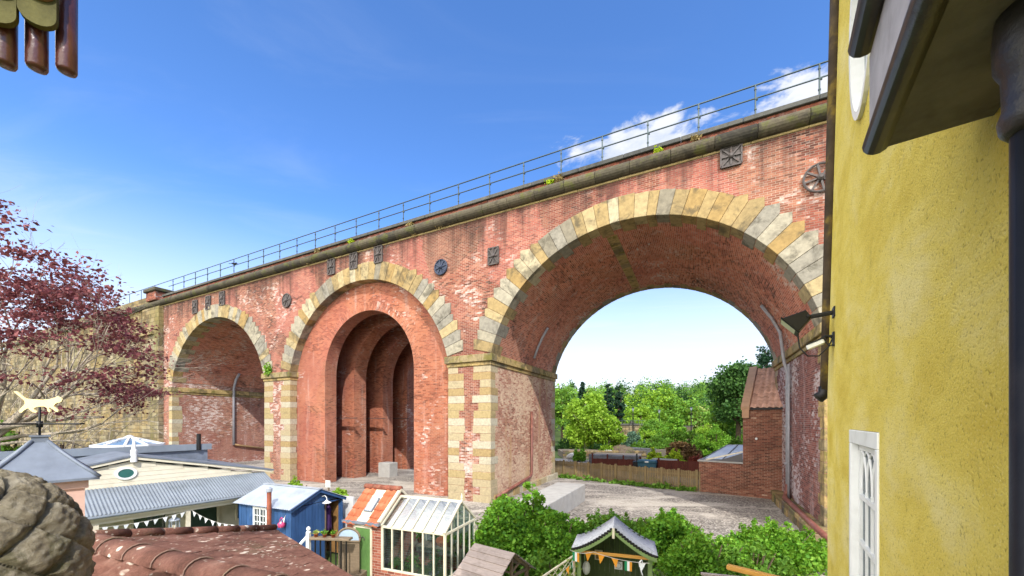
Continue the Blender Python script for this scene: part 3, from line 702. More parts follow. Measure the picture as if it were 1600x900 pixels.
def weeds():
    for i, (s, hue, h, lb) in enumerate(((-5.6, L_YEL, .28, 'small yellow flowering weed on the ledge left of the cloud'), (-1.35, L_YEL, .3, 'yellow flowering weed on the ledge nearest the square tie plate'), (-.1, L_DRY, .35, 'dry tuft of grass on the ledge above the square tie plate'), (-5.2, L_DRY, .45, 'tall dry grass stalks rooted in the ledge above the big arch'), (-17.5, L_YEL, .4, 'yellow green weed on the ledge above the narrow arch'), (-20.3, L_DRY, .45, 'dry brown tuft on the ledge left of the three tie plates'), (-13.2, L_DRY, .3, 'short dry weed on the ledge right of the three tie plates'))):
        p = wp(s, -.08, 14.38)
        o = leaf_mesh('weed', [((0,0,h*.4), (.22,.1,h*.45), 80)], hue, None, .095, i, .0, .1)
        o.location = p; tag(o, lb, 'weed')
    for s, z, r, lb in ((-24.9, 7.75, .4, 'small green fern rooted in the pier top between the two left arches'),):
        o = leaf_mesh('fern', [((0,0,0), (r*.6,.15,r), 200)], L_BUSH, None, .13, 5); o.location = wp(s, -.2, z); tag(o, lb, 'fern')
    o = leaf_mesh('moss_growth', [((x, -.12, 14.0+random.uniform(-.15,.3)), (.25,.1,.1), 30) for x in [random.uniform(-22,3) for _ in range(16)]], L_DRY, VR, .07, 6); tag(o, kind='stuff')
weeds()
def bird():
    t = thing('bird', 'small dark bird perched on the viaduct handrail above the left arches', 'bird', wp(-29.6, .25, 15.5+.03), .6)
    mb = MB().ball((0,0,.1), (.15,.07,.075)); mb.ball((.13,0,.17), (.06,.05,.055)); mb.bar((.18,0,.165), (.24,0,.155), .02); mb.bar((-.12,0,.09), (-.3,0,.04), .06, .015)
    mb.tube([(0,.02,.04),(0,.02,-.01)], .008, 4); mb.tube([(0,-.02,.04),(0,-.02,-.01)], .008, 4)
    mb.build('body', BIRD, t, True)
bird()
# ------------------------------------------------------------------ the yellow rendered house on the right
def yellow_house():
    d = Vector((.566, .824, 0)); nn = Vector((-.824, .566, 0)); p0 = .64      # along the wall (away), out of the wall, distance from the eye
    rz = math.atan2(d.y, d.x)                                                # local x runs along the wall away from us, local y out towards the garden
    base = -nn*p0
    t = thing('yellow_house', 'yellow roughcast house wall filling the right side, with white windows', 'house', base, rz)
    L = lambda x, y, z: t_m @ Vector((x, y, z)); 
    def wall_x(px):                                                          # distance along the wall seen at a photo column
        r = Vector(((px-800)/F, 1, 0)); q = r*(p0/(-(r.dot(nn)))); return q.dot(d)
    X1 = wall_x(1293); XT = wall_x(1312); XM = wall_x(1301)
    g = G('yellow_roughcast'); v = g.co()
    n1 = g.noise(g.scale(v, (.55,1,1.1)), 1.5, 7, .68, .4)
    k = g.ramp(n1, [(.28, c(212,186,72)), (.5, c(232,212,104)), (.72, c(242,228,148))])
    k = g.mix(g.math('MULTIPLY', g.ss(g.noise(g.scale(v, (.5,1,1.0)), 1.7, 7, .68, .5), .5, .66), .4), k, c(236,224,164))
    k = g.mix(g.math('MULTIPLY', g.ss(g.noise(g.scale(v, (1.5,3,.35)), 1.6, 6, .7), .55, .72), .3), k, c(190,160,40))
    pb = g.voro(g.scale(v, (1,1,1)), 80.0); n2 = g.noise(v, 62.0, 6, .8)
    pit = g.ss(g.math('ADD', g.math('MULTIPLY', n2, .7), g.math('MULTIPLY', pb, .35)), .58, .74)
    k = g.mix(g.math('MULTIPLY', pit, .6), k, c(128,104,36))
    k = g.mix(g.math('MULTIPLY', g.ss(g.noise(v, 70.0, 4, .7), .56, .68), .4), k, c(250,242,190))
    k = g.mix(g.math('MULTIPLY', g.ss(g.noise(v, 2.4, 8, .8), .55, .7), .45), k, c(140,124,70))
    g.bump(g.math('SUBTRACT', g.math('MULTIPLY', g.noise(v, 75.0, 6, .8), 1.3), g.math('MULTIPLY', pb, .5)), .9, .012)
    YEL = g.done(k, .93, 0, .15)
    # wall with the far corner leaning back above the drip, windows cut out as openings
    wx0, wx1, wz0, wz1 = wall_x(1374), wall_x(1329), EYE-2.05, EYE-.085
    mb = MB(); zt = EYE+5.0; zb = -.3; x0 = .55; th = .012
    ze = EYE+(HZ-612)/F*4.9
    def far(z): return X1 if z < ze else X1+(XT-X1)*(z-ze)/(EYE+5.2-ze)*1.05
    ox, oz, orx, orz = wall_x(1350), EYE+3.45, .52, .86                      # oval window
    zs = sorted([zb, wz0, wz1, ze, zt]+[oz+orz*math.sin(math.pi*(j/24-.5)) for j in range(25)])
    for za, zb_ in zip(zs, zs[1:]):
        zm = (za+zb_)/2
        hx = lambda z: orx*math.sqrt(max(0, 1-((z-oz)/orz)**2))
        segs = [(lambda z: x0, far)]
        if wz0 < zm < wz1: segs = [(lambda z: x0, lambda z: wx0), (lambda z: wx1, far)]
        elif abs(zm-oz) < orz: segs = [(lambda z: x0, lambda z: ox-hx(z)), (lambda z: ox+hx(z), far)]
        for a, b in segs: mb.quad((a(za),0,za), (b(za),0,za), (b(zb_),0,zb_), (a(zb_),0,zb_))
    # reveals and the far return of the wall
    for a, b in (((wx0,wz0),(wx1,wz0)), ((wx1,wz0),(wx1,wz1)), ((wx1,wz1),(wx0,wz1)), ((wx0,wz1),(wx0,wz0))):
        mb.quad((a[0],0,a[1]), (b[0],0,b[1]), (b[0],-.16,b[1]), (a[0],-.16,a[1]))
    e = [(ox+orx*math.cos(math.pi*j/16), oz+orz*math.sin(math.pi*j/16)) for j in range(33)]
    for a, b in zip(e, e[1:]): mb.quad((a[0],0,a[1]), (b[0],0,b[1]), (b[0],-.14,b[1]), (a[0],-.14,a[1]))
    for za, zb_ in ((zb, ze), (ze, zt)): mb.quad((far(za),0,za), (far(za),-3,za), (far(zb_),-3,zb_), (far(zb_),0,zb_))
    mb.build('wall', YEL, t, recalc=False)
    # dark brown strip down the far corner, built as a tube with a black shoe
    mb = MB(); m = 10
    cx = lambda z: far(z)+.05
    mb.tube([(cx(ze+(zt-ze)*j/m), .02, ze+(zt-ze)*j/m) for j in range(m+1)], .06, 8)
    mb.build('downpipe', simple('corner_strip', c(70,58,44), .8, .5, 4, .3, 0, c(140,118,46), .8), t, True)
    MB().tube([(cx(ze)+.0,.02,ze+.1), (cx(ze),.03,ze), (cx(ze)-.02,.1,ze-.06)], .075, 8).build('shoe', BLACK, t, True)
    # sash window with pointed glazing bars
    w = MB(); fy = .012
    w.box(wx0, wx1, -.10, fy, wz1-.13, wz1-.004); w.box(wx0, wx0+.09, -.10, fy, wz0, wz1-.131); w.box(wx1-.09, wx1, -.10, fy, wz0, wz1-.131); w.box(wx0-.04, wx1+.04, -.1, .06, wz0-.07, wz0-.002)
    W_ = w.build('window', WHITE, t, bevel=.006)
    s = MB(); a, b = wx0+.1, wx1-.1; zt_ = wz1-.14
    s.box(a, b, -.09, -.045, zt_-.05, zt_); s.box(a, b, -.09, -.045, wz0, wz0+.07); s.box(a, a+.05, -.09, -.045, wz0, zt_); s.box(b-.05, b, -.09, -.045, wz0, zt_)
    n = 4; gp = (b-a-.1)/n
    zc = zt_-.42
    for zz in (wz1-.62, wz1-1.05, wz1-1.5): s.box(a+.051, b-.051, -.085, -.042, zz-.02, zz+.02)
    for j in range(1, n): s.box(a+.05+gp*j-.012, a+.05+gp*j+.012, -.08, -.05, wz0+.07, zc)
    for j in range(n+1):                                                     # interlacing pointed heads
        xx = a+.05+gp*j
        for sg in (1, -1):
            pts = []
            for q in range(9):
                u = q/8; px_ = xx+sg*gp*(1-math.cos(u*math.pi/2)); pz = zc+(zt_-.06-zc)*math.sin(u*math.pi/2)
                if a+.04 < px_ < b-.04: pts.append((px_, -.065, pz))
            if len(pts) > 1: s.tube(pts, .013, 5)
    s.build('sash', WHITE, W_)
    MB().box(wx0+.1, wx1-.1, -.075, -.068, wz0+.02, zt_).build('pane', PANE, W_)
    mb = MB()
    # oval window: white frame ring, one bar, glass
    o = MB(); ring = []
    for q, (rr, yy) in enumerate(((1.0,.03),(1.0,-.12),(.84,-.12),(.84,.03))): ring.append([(ox+(orx-(1-rr)*orx*.8)*math.cos(2*math.pi*j/36), yy, oz+(orz-(1-rr)*orx*.8)*math.sin(2*math.pi*j/36)) for j in range(36)])
    P = [p for r in ring for p in r]; o.add(P, [(q*36+j, q*36+(j+1)%36, ((q+1)%4)*36+(j+1)%36, ((q+1)%4)*36+j) for q in range(4) for j in range(36)])
    O_ = o.build('oval_window', WHITE, t)
    MB().add([(ox,-.07,oz)]+[(ox+orx*.9*math.cos(2*math.pi*j/36), -.07, oz+orz*.9*math.sin(2*math.pi*j/36)) for j in range(36)], [(0, j+1, (j+1)%36+1) for j in range(36)]).build('pane', PANE, O_)
    mb = MB(); mb.box(ox-.015, ox+.015, -.08, -.05, oz-orz*.88, oz+orz*.88); mb.box(ox-orx*.88, ox+orx*.88, -.08, -.05, oz-.015, oz+.015); mb.build('glazing_bar', WHITE, O_)
    # boxed eaves over the near part of the wall: soffit, two black mouldings and a grey fascia between
    xe = wall_x(1555); sz = EYE+1.06; pr = .31
    SOF = simple('soffit_board', c(116,112,112), .85, .35, 5, .35, 0, c(50,44,40), .6)
    q = MB().box(.3, xe, .002, pr, sz, sz+.03).build('eaves_box', SOF, t)
    def bead(y, z, r, x_end, nm):
        pts = [(r*math.cos(math.pi*j/7+math.pi*.5), r*math.sin(math.pi*j/7+math.pi*.5)) for j in range(8)]
        m_ = MB().prism([(y-pq[0]*1.0, z+pq[1]) for pq in pts]+[(y-.03, z-r), (y-.03, z+r)][::1], -3.5, x_end, 'x')
        return m_.build(nm, EAVE, q, True, bevel=.006)
    MB().tube([(.3, pr-.012, sz+.032), (xe+.012, pr-.012, sz+.032)], .043, 14).build('moulding', EAVE, q, True)
    MB().box(.3, xe-.01, pr-.03, pr+.012, sz+.076, sz+.37).build('fascia', simple('flaking_fascia', c(168,166,170), .7, .25, 5, .2, 0, c(110,106,104), .6), q)
    MB().tube([(.3, pr+.03, sz+.42), (xe-.02, pr+.03, sz+.42)], .048, 14).build('moulding', EAVE, q, True)
    MB().box(.3, xe-.015, 0.004, pr-.04, sz+.031, sz+.55).build('eaves_core', SOF, q)
    # downpipe and collar close to the camera
    xp = wall_x(1705); r = .05; y = .075
    dp = MB().tube([(xp,y,-.2), (xp,y,EYE+.82)], r, 18).build('downpipe', BLACK, t, True)
    MB().lathe([(r*1.05,.74),(r*1.35,.76),(r*1.42,.79),(r*1.25,.82),(r*1.3,.9),(r*1.55,.93),(r*1.6,1.0),(r*1.5,1.058)], 20, Matrix.Translation((xp,y,EYE))).build('collar', EAVE, dp, True)
    MB().box(xp-.09, xp+.09, .001, .05, EYE-.3, EYE-.24).build('bracket', BLACK, dp)
    # rest of the house body, plain
    mb = MB(); mb.quad((x0,0,zb), (x0,-3,zb), (x0,-3,zt), (x0,0,zt)); mb.quad((x0,-3,zb), (XT-.2,-3,zb), (XT-.2,-3,zt), (x0,-3,zt)); mb.build('back_wall', YEL, t, recalc=False)
    MB().box(x0-.1, XT+.1, -3.1, .1, zt, zt+.18).build('roof', SLATE, t)
    # interior darkness behind the panes is simply the room
    MB().box(wx0-.3, wx1+.3, -2.2, -2.15, wz0-.4, wz1+.4).build('room_wall', CREAM, t)
    def lamp(wx, z):
        M = Matrix.Translation(base) @ Matrix.Rotation(rz, 4, 'Z') @ Matrix.Translation((wx, 0, z))
        f = thing('floodlight', 'black floodlight on a bracket at the far corner of the yellow house', 'floodlight', M.translation, rz)
        f_ = MB(); A = Matrix.Translation((0,.40,0)) @ Matrix.Rotation(R(-32), 4, 'X')
        P = [A @ Vector(p) for p in ((-.1,-.1,.10),(.1,-.1,.10),(.1,.13,.11),(-.1,.13,.11),(-.13,-.12,-.09),(.13,-.12,-.09),(.15,.16,-.12),(-.15,.16,-.12))]
        P = [A @ Vector(p) for p in ((-.10,-.12,.06),(.10,-.12,.06),(.10,-.12,-.07),(-.10,-.12,-.07),(-.17,.17,.13),(.17,.17,.13),(.17,.12,-.16),(-.17,.12,-.16))]
        f_.add(P, [(0,1,2,3),(7,6,5,4),(0,4,5,1),(1,5,6,2),(2,6,7,3),(3,7,4,0)])
        f_.add([A @ Vector(p) for p in ((-.19,.165,.15),(.19,.165,.15),(.19,.115,-.18),(-.19,.115,-.18),(-.19,.185,.15),(.19,.185,.15),(.19,.135,-.18),(-.19,.135,-.18))], [(0,1,2,3),(7,6,5,4),(0,4,5,1),(1,5,6,2),(2,6,7,3),(3,7,4,0)])
        f_.build('lamp_body', simple('lamp_black', c(9,9,10), .5, .2, 5, spec=.4), f, bevel=.008)
        MB().add([A @ Vector(p) for p in ((-.16,.187,.125),(.16,.187,.125),(.16,.138,-.155),(-.16,.138,-.155))], [(0,1,2,3)]).build('lens', simple('lamp_lens', c(226,220,206), .2, .1, 8), f)
        b = MB(); b.bar((-.06,0,.05), (-.06,.33,.02), .03, .035); b.bar((.06,0,.05), (.06,.33,.02), .03, .035); b.box(-.09,.09,-.005,.02,-.02,.12); b.tube([(-.13,.3,.02),(.13,.3,.02)], .02, 8)
        b.build('bracket', BLACK, f, bevel=.004)
        f2 = thing('security_camera', 'small white bodied security camera with a looping black cable below the floodlight', 'security camera', M.translation+Vector((0,0,-.30)), rz)
        MB().bar((0,.10,-.0), (0,.27,-.07), .075, .06).build('body', WHITE, f2, bevel=.01)
        b = MB(); b.box(-.04,.04,0,.02,-.07,.1); b.tube([(0,.02,.05),(0,.09,.06),(0,.13,.02)], .018, 7); b.bar((0,.1,.042),(0,.27,-.028),.085,.012); b.build('bracket', BLACK, f2)
        f.scale = (.86,.86,.86)
        MB().tube([(0,.34,.22),(0.01,.36,.1),(0,.34,-.06),(0,.26,-.17),(0,.15,-.18),(0,.06,-.08),(0,.02,.02),(.02,.06,.07),(0,.09,.0),(0,.05,-.07),(0,.012,-.05)], .009, 6).build('cable', BLACK, f2, True)
    lamp(wall_x(1304), EYE+(HZ-490)/F*4.55)
yellow_house()

# ------------------------------------------------------------------ dark glazed tiles overhead, top left
def overhang():
    t = thing('tile_overhang', 'dark glazed roof tiles hanging in at the top left corner', 'roof tiles', at(2, 42, 1.5), R(35))
    for j in range(-5, 3):
        zb = -.12+.03*(j-.5); x = -.0+j*.083
        MB().lathe([(.016,zb),(.028,zb+.004),(.032,zb+.014),(.033,zb+.6)], 18, Matrix.Translation((x,.03,0))).build('hanging_tile', GLAZED, t, True)
    for row in range(3):
        for j in range(-4, 2):
            x = j*.105-.0; z0 = .035+.05*j+row*.1; mb = MB(); n = 12; P = []
            for yy in (-.02-row*.012, -.045-row*.012):
                for q in range(n+1): a = math.pi*q/n; P.append((x-.052*math.cos(a), yy, z0-.05*math.sin(a)))
                P += [(x+.052,yy,z0+.5-row*.1), (x-.052,yy,z0+.5-row*.1)]
            m = n+3; mb.add(P, [tuple(range(m)), tuple(range(2*m-1,m-1,-1))]+[(i,(i+1)%m,(i+1)%m+m,i+m) for i in range(m)])
            mb.build('roof_tile', (GLAZED, TERRAD, GLAZED)[row] if row else simple('mossy_tile', c(88,84,44), .8, .4, 9, .3), t)
    MB().box(-2.6, .05, .075, .12, .3, 2.2).build('roof_boarding', WOOD, t)
overhang()

# ------------------------------------------------------------------ stone pineapple finial, bottom left
def stone_finial():
    g = G('mossy_sandstone'); v = g.co()
    k = g.ramp(g.noise(v, 7, 7, .7), [(.28, c(96,90,78)), (.48, c(168,156,132)), (.7, c(212,202,180))])
    k = g.mix(g.math('MULTIPLY', g.ss(g.noise(v, 14, 6, .7), .52, .64), .6), k, c(198,188,164))
    k = g.mix(g.math('MULTIPLY', g.ss(g.noise(v, 5, 6, .7, .6), .54, .66), .6), k, c(94,92,46))
    g.bump(g.noise(v, 40, 8, .8), 1.0, .05); st = g.done(k, .95, 0, .15)
    mb = MB(); n, m = 260, 180; P = []; fs = []
    for i in range(m+1):
        a = math.pi*i/m; 
        for j in range(n):
            b = 2*math.pi*j/n; q = 8
            u1 = math.sin((b*q+a*12)/2); u2 = math.sin((b*q-a*12)/2)
            d = min(abs(u1), abs(u2)); bump = min(1, d*1.9)**.55
            ns = .02*math.sin(b*41+a*17)*math.sin(a*29+b*7)*.6+.014*math.sin(b*23+a*31)*math.sin(a*47-b*11)
            r = 1-.12+.12*bump+ns*.6; e = math.sin(a)**.88
            q_ = Vector((e*math.cos(b), e*math.sin(b), math.cos(a)))
            r += .012*noise.fractal(q_*7.0, .8, 2.1, 5)
            P.append((.36*r*q_.x, .36*r*q_.y, .42*r*q_.z))
    for i in range(m):
        for j in range(n): fs.append((i*n+j, (i+1)*n+j, (i+1)*n+(j+1)%n, i*n+(j+1)%n))
    mb.add(P, fs)
    p = at(-62, 892, 1.5)
    t = thing('stone_finial', 'weathered stone finial carved with a diamond pattern at the bottom left', 'finial', p+Vector((0,0,-.02)))
    mb.build('carved_body', st, t, True)
    MB().lathe([(.24,-.62),(.24,-.5),(.16,-.46),(.14,-.4),(.2,-.33)], 28).build('pedestal', st, t, True)
    MB().box(-.3,.3,-.3,.3,-(p.z)+.02,-.62).build('plinth', st, t, bevel=.02)
stone_finial()

# ------------------------------------------------------------------ pantile and corrugated sheets
def tile_sheet(o, du, dv, nu, nv, w, l, amp=.028, th=.022, flat=False, per=8):
    """rolls of clay tiles: o origin at the ridge, du along the ridge, dv down the slope (unit vectors)"""
    o, du, dv = Vector(o), Vector(du).normalized(), Vector(dv).normalized(); nn = du.cross(dv).normalized()
    if nn.z < 0: nn = -nn
    mb = MB(); rg = random.Random(5)
    for j in range(nv):
        for i in range(nu):
            P = []; jt = rg.uniform(-.004,.004); sl = rg.uniform(-.006,.006)
            for e, (vv, lift) in enumerate(((j*l-.04, 0), ((j+1)*l+sl, th), ((j+1)*l+sl, th-.02))):
                for q in range(per+1):
                    u = q/per; h = amp*(math.sin(2*math.pi*u-.6) if not flat else .6*max(0, 1-abs(u-.5)*9))
                    P.append(o+du*((i+u)*w)+dv*vv+nn*(h+lift+jt))
            m = per+1
            mb.add(P, [(a*m+q, a*m+q+1, (a+1)*m+q+1, (a+1)*m+q) for a in range(2) for q in range(per)])
    return mb
def corrugated(o, du, dv, lu, lv, pitch=.076, amp=.011):
    o, du, dv = Vector(o), Vector(du).normalized(), Vector(dv).normalized(); nn = du.cross(dv).normalized()
    n = int(lu/pitch*6); P = []
    for vv in (0, lv):
        for i in range(n+1): P.append(o+du*(lu*i/n)+dv*vv+nn*amp*math.sin(2*math.pi*(lu*i/n)/pitch))
    return MB().add(P, [(i, i+1, n+2+i, n+1+i) for i in range(n)])

def near_roof():
    t = thing('tiled_roof', 'low mossy terracotta tiled roof in the foreground with a thick ridge', 'roof', (0,0,0))
    g = G('lichened_tile'); v = g.co()
    k = g.ramp(g.noise(v, 3.2, 7, .7), [(.28, c(88,62,54)), (.5, c(126,88,76)), (.72, c(152,118,104))])
    k = g.mix(.5, k, g.ramp(g.noise(v, 60, 4, .7), [(.3,(.5,.5,.5,1)), (.7,(1.35,1.3,1.25,1))]), 'MULTIPLY')
    k = g.mix(g.math('MULTIPLY', g.ss(g.noise(v, 2.0, 6, .75), .54, .68), .5), k, c(84,80,56))
    sp = g.math('MULTIPLY', g.ss(g.math('ADD', g.voro(v, 9.0), g.math('MULTIPLY', g.noise(v, 40.0, 3), .2)), .36, .28), g.ss(g.noise(v, 3.2, 4), .46, .56))
    k = g.mix(g.math('MULTIPLY', sp, .95), k, c(222,208,190))
    k = g.mix(g.math('MULTIPLY', g.math('MULTIPLY', g.ss(g.voro(v, 21.0), .26, .16), g.ss(g.noise(v, 2.0, 4), .5, .58)), .8), k, c(196,186,168))
    g.bump(g.noise(v, 55, 6, .75), .9, .02); LT = g.done(k, .95, 0, .15)
    f1, n1 = at(140,845,3.14), at(365,900,2.43); rd = (n1-f1); rd.z = 0; rd.normalize(); pp = Vector((-rd.y, rd.x, 0))
    zr = f1.z
    Lr = 3.4; NE = f1+rd*Lr
    A0 = f1+rd*0; fr = at(430,830,5.0); nr_ = at(540,900,2.735)
    ext = nr_+(nr_-fr)*.55
    body = MB(); 
    dn = Vector((0,0,-.10))
    # right slope: polygon with thickness, verge at the far end
    poly = [f1, fr, nr_, ext, NE+Vector((0,0,-.02))]
    body.add(poly+[p+dn for p in poly], [tuple(range(5)), tuple(range(9,4,-1))]+[(i, (i+1)%5, (i+1)%5+5, i+5) for i in range(5)])
    # real tile courses laid on that slope
    u = (fr-f1).normalized()
    body.build('slope', LT, t)
    nrm = (fr-f1).cross(n1-f1).normalized(); nrm = nrm if nrm.z > 0 else -nrm
    tl = MB(); rg = random.Random(2)
    nc_ = 9
    for j in range(nc_):
        a0, a1 = j/nc_, (j+1)/nc_
        # courses run parallel with the ridge, each one lapping the next
        pa, pb = f1+(fr-f1)*a0, f1+(fr-f1)*a1
        qa, qb = NE+(ext-NE)*a0, NE+(ext-NE)*a1
        m = 13
        for i in range(m):
            b0, b1 = i/m, (i+1)/m
            P = [pa.lerp(qa,b0+.001), pa.lerp(qa,b1-.001), pb.lerp(qb,b1-.001), pb.lerp(qb,b0+.001)]
            up0, up1 = nrm*(.006+rg.uniform(0,.004)), nrm*(.024+rg.uniform(0,.006))
            T = [P[0]+up0, P[1]+up0, P[2]+up1, P[3]+up1, P[2]+nrm*.003, P[3]+nrm*.003]
            tl.add(T, [(0,1,2,3), (3,2,4,5)])
    tl.build('roof_tile', LT, t)
    # left slope in rolled pantiles
    dv = (-pp*math.cos(R(27))+Vector((0,0,-math.sin(R(27))))).normalized()
    tile_sheet(f1+rd*-.05+Vector((0,0,-.01)), rd, dv, 17, 6, .2, .27, .024, .03).build('pantile', LT, t, True)
    # ridge capping in half-round tiles bedded in mortar
    k_ = 0
    while k_*.38 < Lr-.1:
        a = f1+rd*(k_*.38+.004)+Vector((0,0,.0)); b = f1+rd*(k_*.38+.366); mb = MB(); P = []; n = 12
        for p, rr in ((a,.098),(b,.108)):
            for q in range(n+1):
                th = math.pi*q/n; P.append(p+pp*rr*math.cos(th)+Vector((0,0,rr*.82*math.sin(th)-.02)))
        mb.add(P, [(q, q+1, n+2+q, n+1+q) for q in range(n)]+[tuple(range(n+1)), tuple(range(n+1, 2*n+2))]); mb.build('ridge_tile', LT, t, True)
        k_ += 1
    mb = MB(); MO = simple('lime_mortar', c(138,112,98), .95, .25, 18, .6, 0, c(120,110,84), .5)
    for j in range(k_+1): 
        q = f1+rd*(j*.38-.012); mb.tube([q+pp*.100*math.cos(math.pi*i/8)+Vector((0,0,.088*math.sin(math.pi*i/8)-.02)) for i in range(9)], .005, 5)
    mb.build('mortar_joint', MO, t)
    MB().bar(f1+pp*.1+Vector((0,0,-.035)), f1+rd*Lr+pp*.1+Vector((0,0,-.04)), .04, .03).build('mortar_bed', MO, t)
    # verge tiles along the far edge with a white mortar line
    mb = MB(); m = 7
    for i in range(m):
        a, b = f1.lerp(fr, i/m+.004), f1.lerp(fr, (i+1)/m-.004); mb.tube([a+Vector((0,0,.045)), b+Vector((0,0,.05))], .042, 8)
    mb.build('verge_tile', LT, t, True)
    MB().bar(f1-u*.0+Vector((0,0,.0))-rd*-.05, fr+rd*.05, .035, .04).build('mortar_bed', MO, t)
    # walls carrying the roof
    wl = MB(); q = [f1+rd*.12-pp*1.2, f1+rd*.12+pp*1.3, NE+pp*.5, NE-pp*1.2]
    for i in range(4):
        a, b = q[i].copy(), q[(i+1)%4].copy(); a.z = b.z = 0
        wl.quad(a, b, b+Vector((0,0,zr-.62)), a+Vector((0,0,zr-.62)))
    wl.build('wall', BRG, t, recalc=False)
near_roof()
def frame(o, dx): return Vector((o[0], o[1], 0)), math.atan2(dx[1], dx[0])

# ------------------------------------------------------------------ blue shed
def blue_shed():
    o, rz = frame((-8.55, 11.82), (.92, -.39)); L, Wd, he, hr = 2.36, 1.8, 1.96, 2.35
    t = thing('garden_shed', 'small blue painted shed with a pale corrugated roof and its door open', 'shed', o, rz)
    mb = MB()
    def boards(x0, x1, y, z0, z1, along='x'):
        n = max(1, int((x1-x0)/.11)); 
        for i in range(n):
            a, b = x0+(x1-x0)*i/n, x0+(x1-x0)*(i+1)/n; d = .004 if i % 2 else 0
            if along == 'x': mb.box(a, b-.006, y-.025+d, y+d, z0, z1)
            else: mb.box(y-d, y+.025-d, a, b-.006, z0, z1(a) if callable(z1) else z1)
    boards(0, .72, .03, .1, he); boards(1.3, L, .03, .1, he); boards(.72, 1.3, .03, .1, 1.2); boards(.72, 1.3, .03, 1.86, he)
    boards(0, L, Wd, .1, he)
    boards(0, Wd, -.0, .1, lambda a: he+(hr-he)*(1-abs(a+.05-Wd/2)/(Wd/2))-.03, 'y')
    boards(0.03, 1.16, L-.03, .1, he-.02, 'y')
    mb.build('wall', BLUE, t)
    mb = MB(); n = 16
    for i in range(n):
        a, b = Wd*i/n, Wd*(i+1)/n; zt = he+(hr-he)*(1-abs((a+b)/2-Wd/2)/(Wd/2))-.02; mb.box(L-.028, L, a, b-.006, he-.0, max(he+.01, zt))
    mb.build('gable', BLUE, t)
    MB().box(L-.5, L+.001, 1.165, 1.2, .1, he-.02).box(.04,.07,.05,Wd-.05,.1,he-.05).build('inner_lining', WOOD, t)
    s = MB()
    for z in (.5,.85,1.2,1.5): s.box(L-.9, L-.35, 1.45, Wd-.04, z, z+.03)
    s.box(L-.92,L-.88,1.3,Wd-.03,.1,1.9); s.build('shelf', WOOD, t)
    r = simple('shed_interior', c(150,112,66), .9, .3, 4); MB().box(.1, L-.1, Wd-.05, Wd-.03, .1, he-.06).build('back_lining', r, t)
    for sy, nm in ((-1, 0), (1, 1)):
        dv = Vector((0, sy*Wd/2, -(hr-he)))
        corrugated((-.12, Wd/2, hr+.03), (1,0,0), dv, L+.27, dv.length+.13).build('roof_sheet', GALV, t, True, recalc=False)
    MB().box(-.13, L+.16, Wd/2-.06, Wd/2+.06, hr+.03, hr+.055).build('ridge_cap', GALV, t)
    for sy in (0, 1):
        y = Wd+.1 if sy else -.1
        MB().bar((L+.1, Wd/2, hr-.02), (L+.1, y, he-.06), .03, .1).build('bargeboard', BLUE, t)
    w = MB(); w.box(.7,1.32,-.02,.03,1.18,1.24); w.box(.7,1.32,-.02,.03,1.82,1.88); w.box(.7,.76,-.02,.03,1.24,1.82); w.box(1.26,1.32,-.02,.03,1.24,1.82)
    w.box(.99,1.03,-.015,.025,1.24,1.82)
    for z in (1.43,1.62): w.box(.76,1.26,-.01,.02,z-.01,z+.01)
    w.box(.87,.89,-.01,.02,1.24,1.82); w.box(1.14,1.16,-.01,.02,1.24,1.82)
    wn = w.build('window', WHITE, t); MB().box(.76,1.26,.0,.006,1.24,1.82).build('pane', PANE, wn)
    d = MB().box(L, L+.05, Wd-.02, Wd+.02, .1, 1.9).bar((L,1.2,1.9),(L,1.8,1.9),.04).build('door_frame', BLUE, t)
    MB().tube([(1.68,-.18,0),(1.68,-.18,2.42)], .06, 12).build('stovepipe', RUST, t, True)
    MB().lathe([(.075,2.42),(.085,2.44),(.085,2.52),(.03,2.56)], 12, Matrix.Translation((1.68,-.18,0))).build('flue_cap', GALV, t)
    M = t.matrix_basis
    lm = thing('wall_lamp', 'small white enamel lamp on the gable of the blue shed', 'lamp', M @ Vector((L+.0,1.05,1.99)), rz)
    MB().tube([(0,0,.12),(.12,0,.16),(.2,0,.1),(.2,0,.02)], .012, 6).build('arm', WHITE, lm); MB().lathe([(.03,.03),(.05,.0),(.13,-.05),(.135,-.06)], 16, Matrix.Translation((.2,0,0))).build('shade', WHITE, lm, True)
    tw = MB(); P = [] 
    for i in range(7):
        for j in range(9): P.append((.02+.035*math.sin(j*1.5+i*.2), -.12+j*.03*(1-.25*(i==0)), -.86*i/6))
    tw.add(P, [(i*9+j, i*9+j+1, (i+1)*9+j+1, (i+1)*9+j) for i in range(6) for j in range(8)])
    o_ = tw.build('hanging_towel', PURPLE, None, True); o_.location = M @ Vector((L-.12,1.36,1.8)); o_.rotation_euler = (0,0,rz); tag(o_, 'dark purple towel hanging in the open doorway of the blue shed', 'towel'); so_ = o_.modifiers.new('thick','SOLIDIFY'); so_.thickness = .02
    lp = thing('hanging_pot', 'bright pink enamel lantern hung on the blue shed beside the flue', 'lantern', M @ Vector((2.1,-.1,1.55)), rz)
    MB().lathe([(.03,-.14),(.09,-.13),(.1,-.02),(.08,0)], 12).build('body', HOT, lm and lp, True); MB().tube([(-.08,0,0),(-.06,0,.1),(0,0,.15),(.06,0,.1),(.08,0,0)], .012, 6).build('handle', HOT, lp)
    return t
shed = blue_shed()

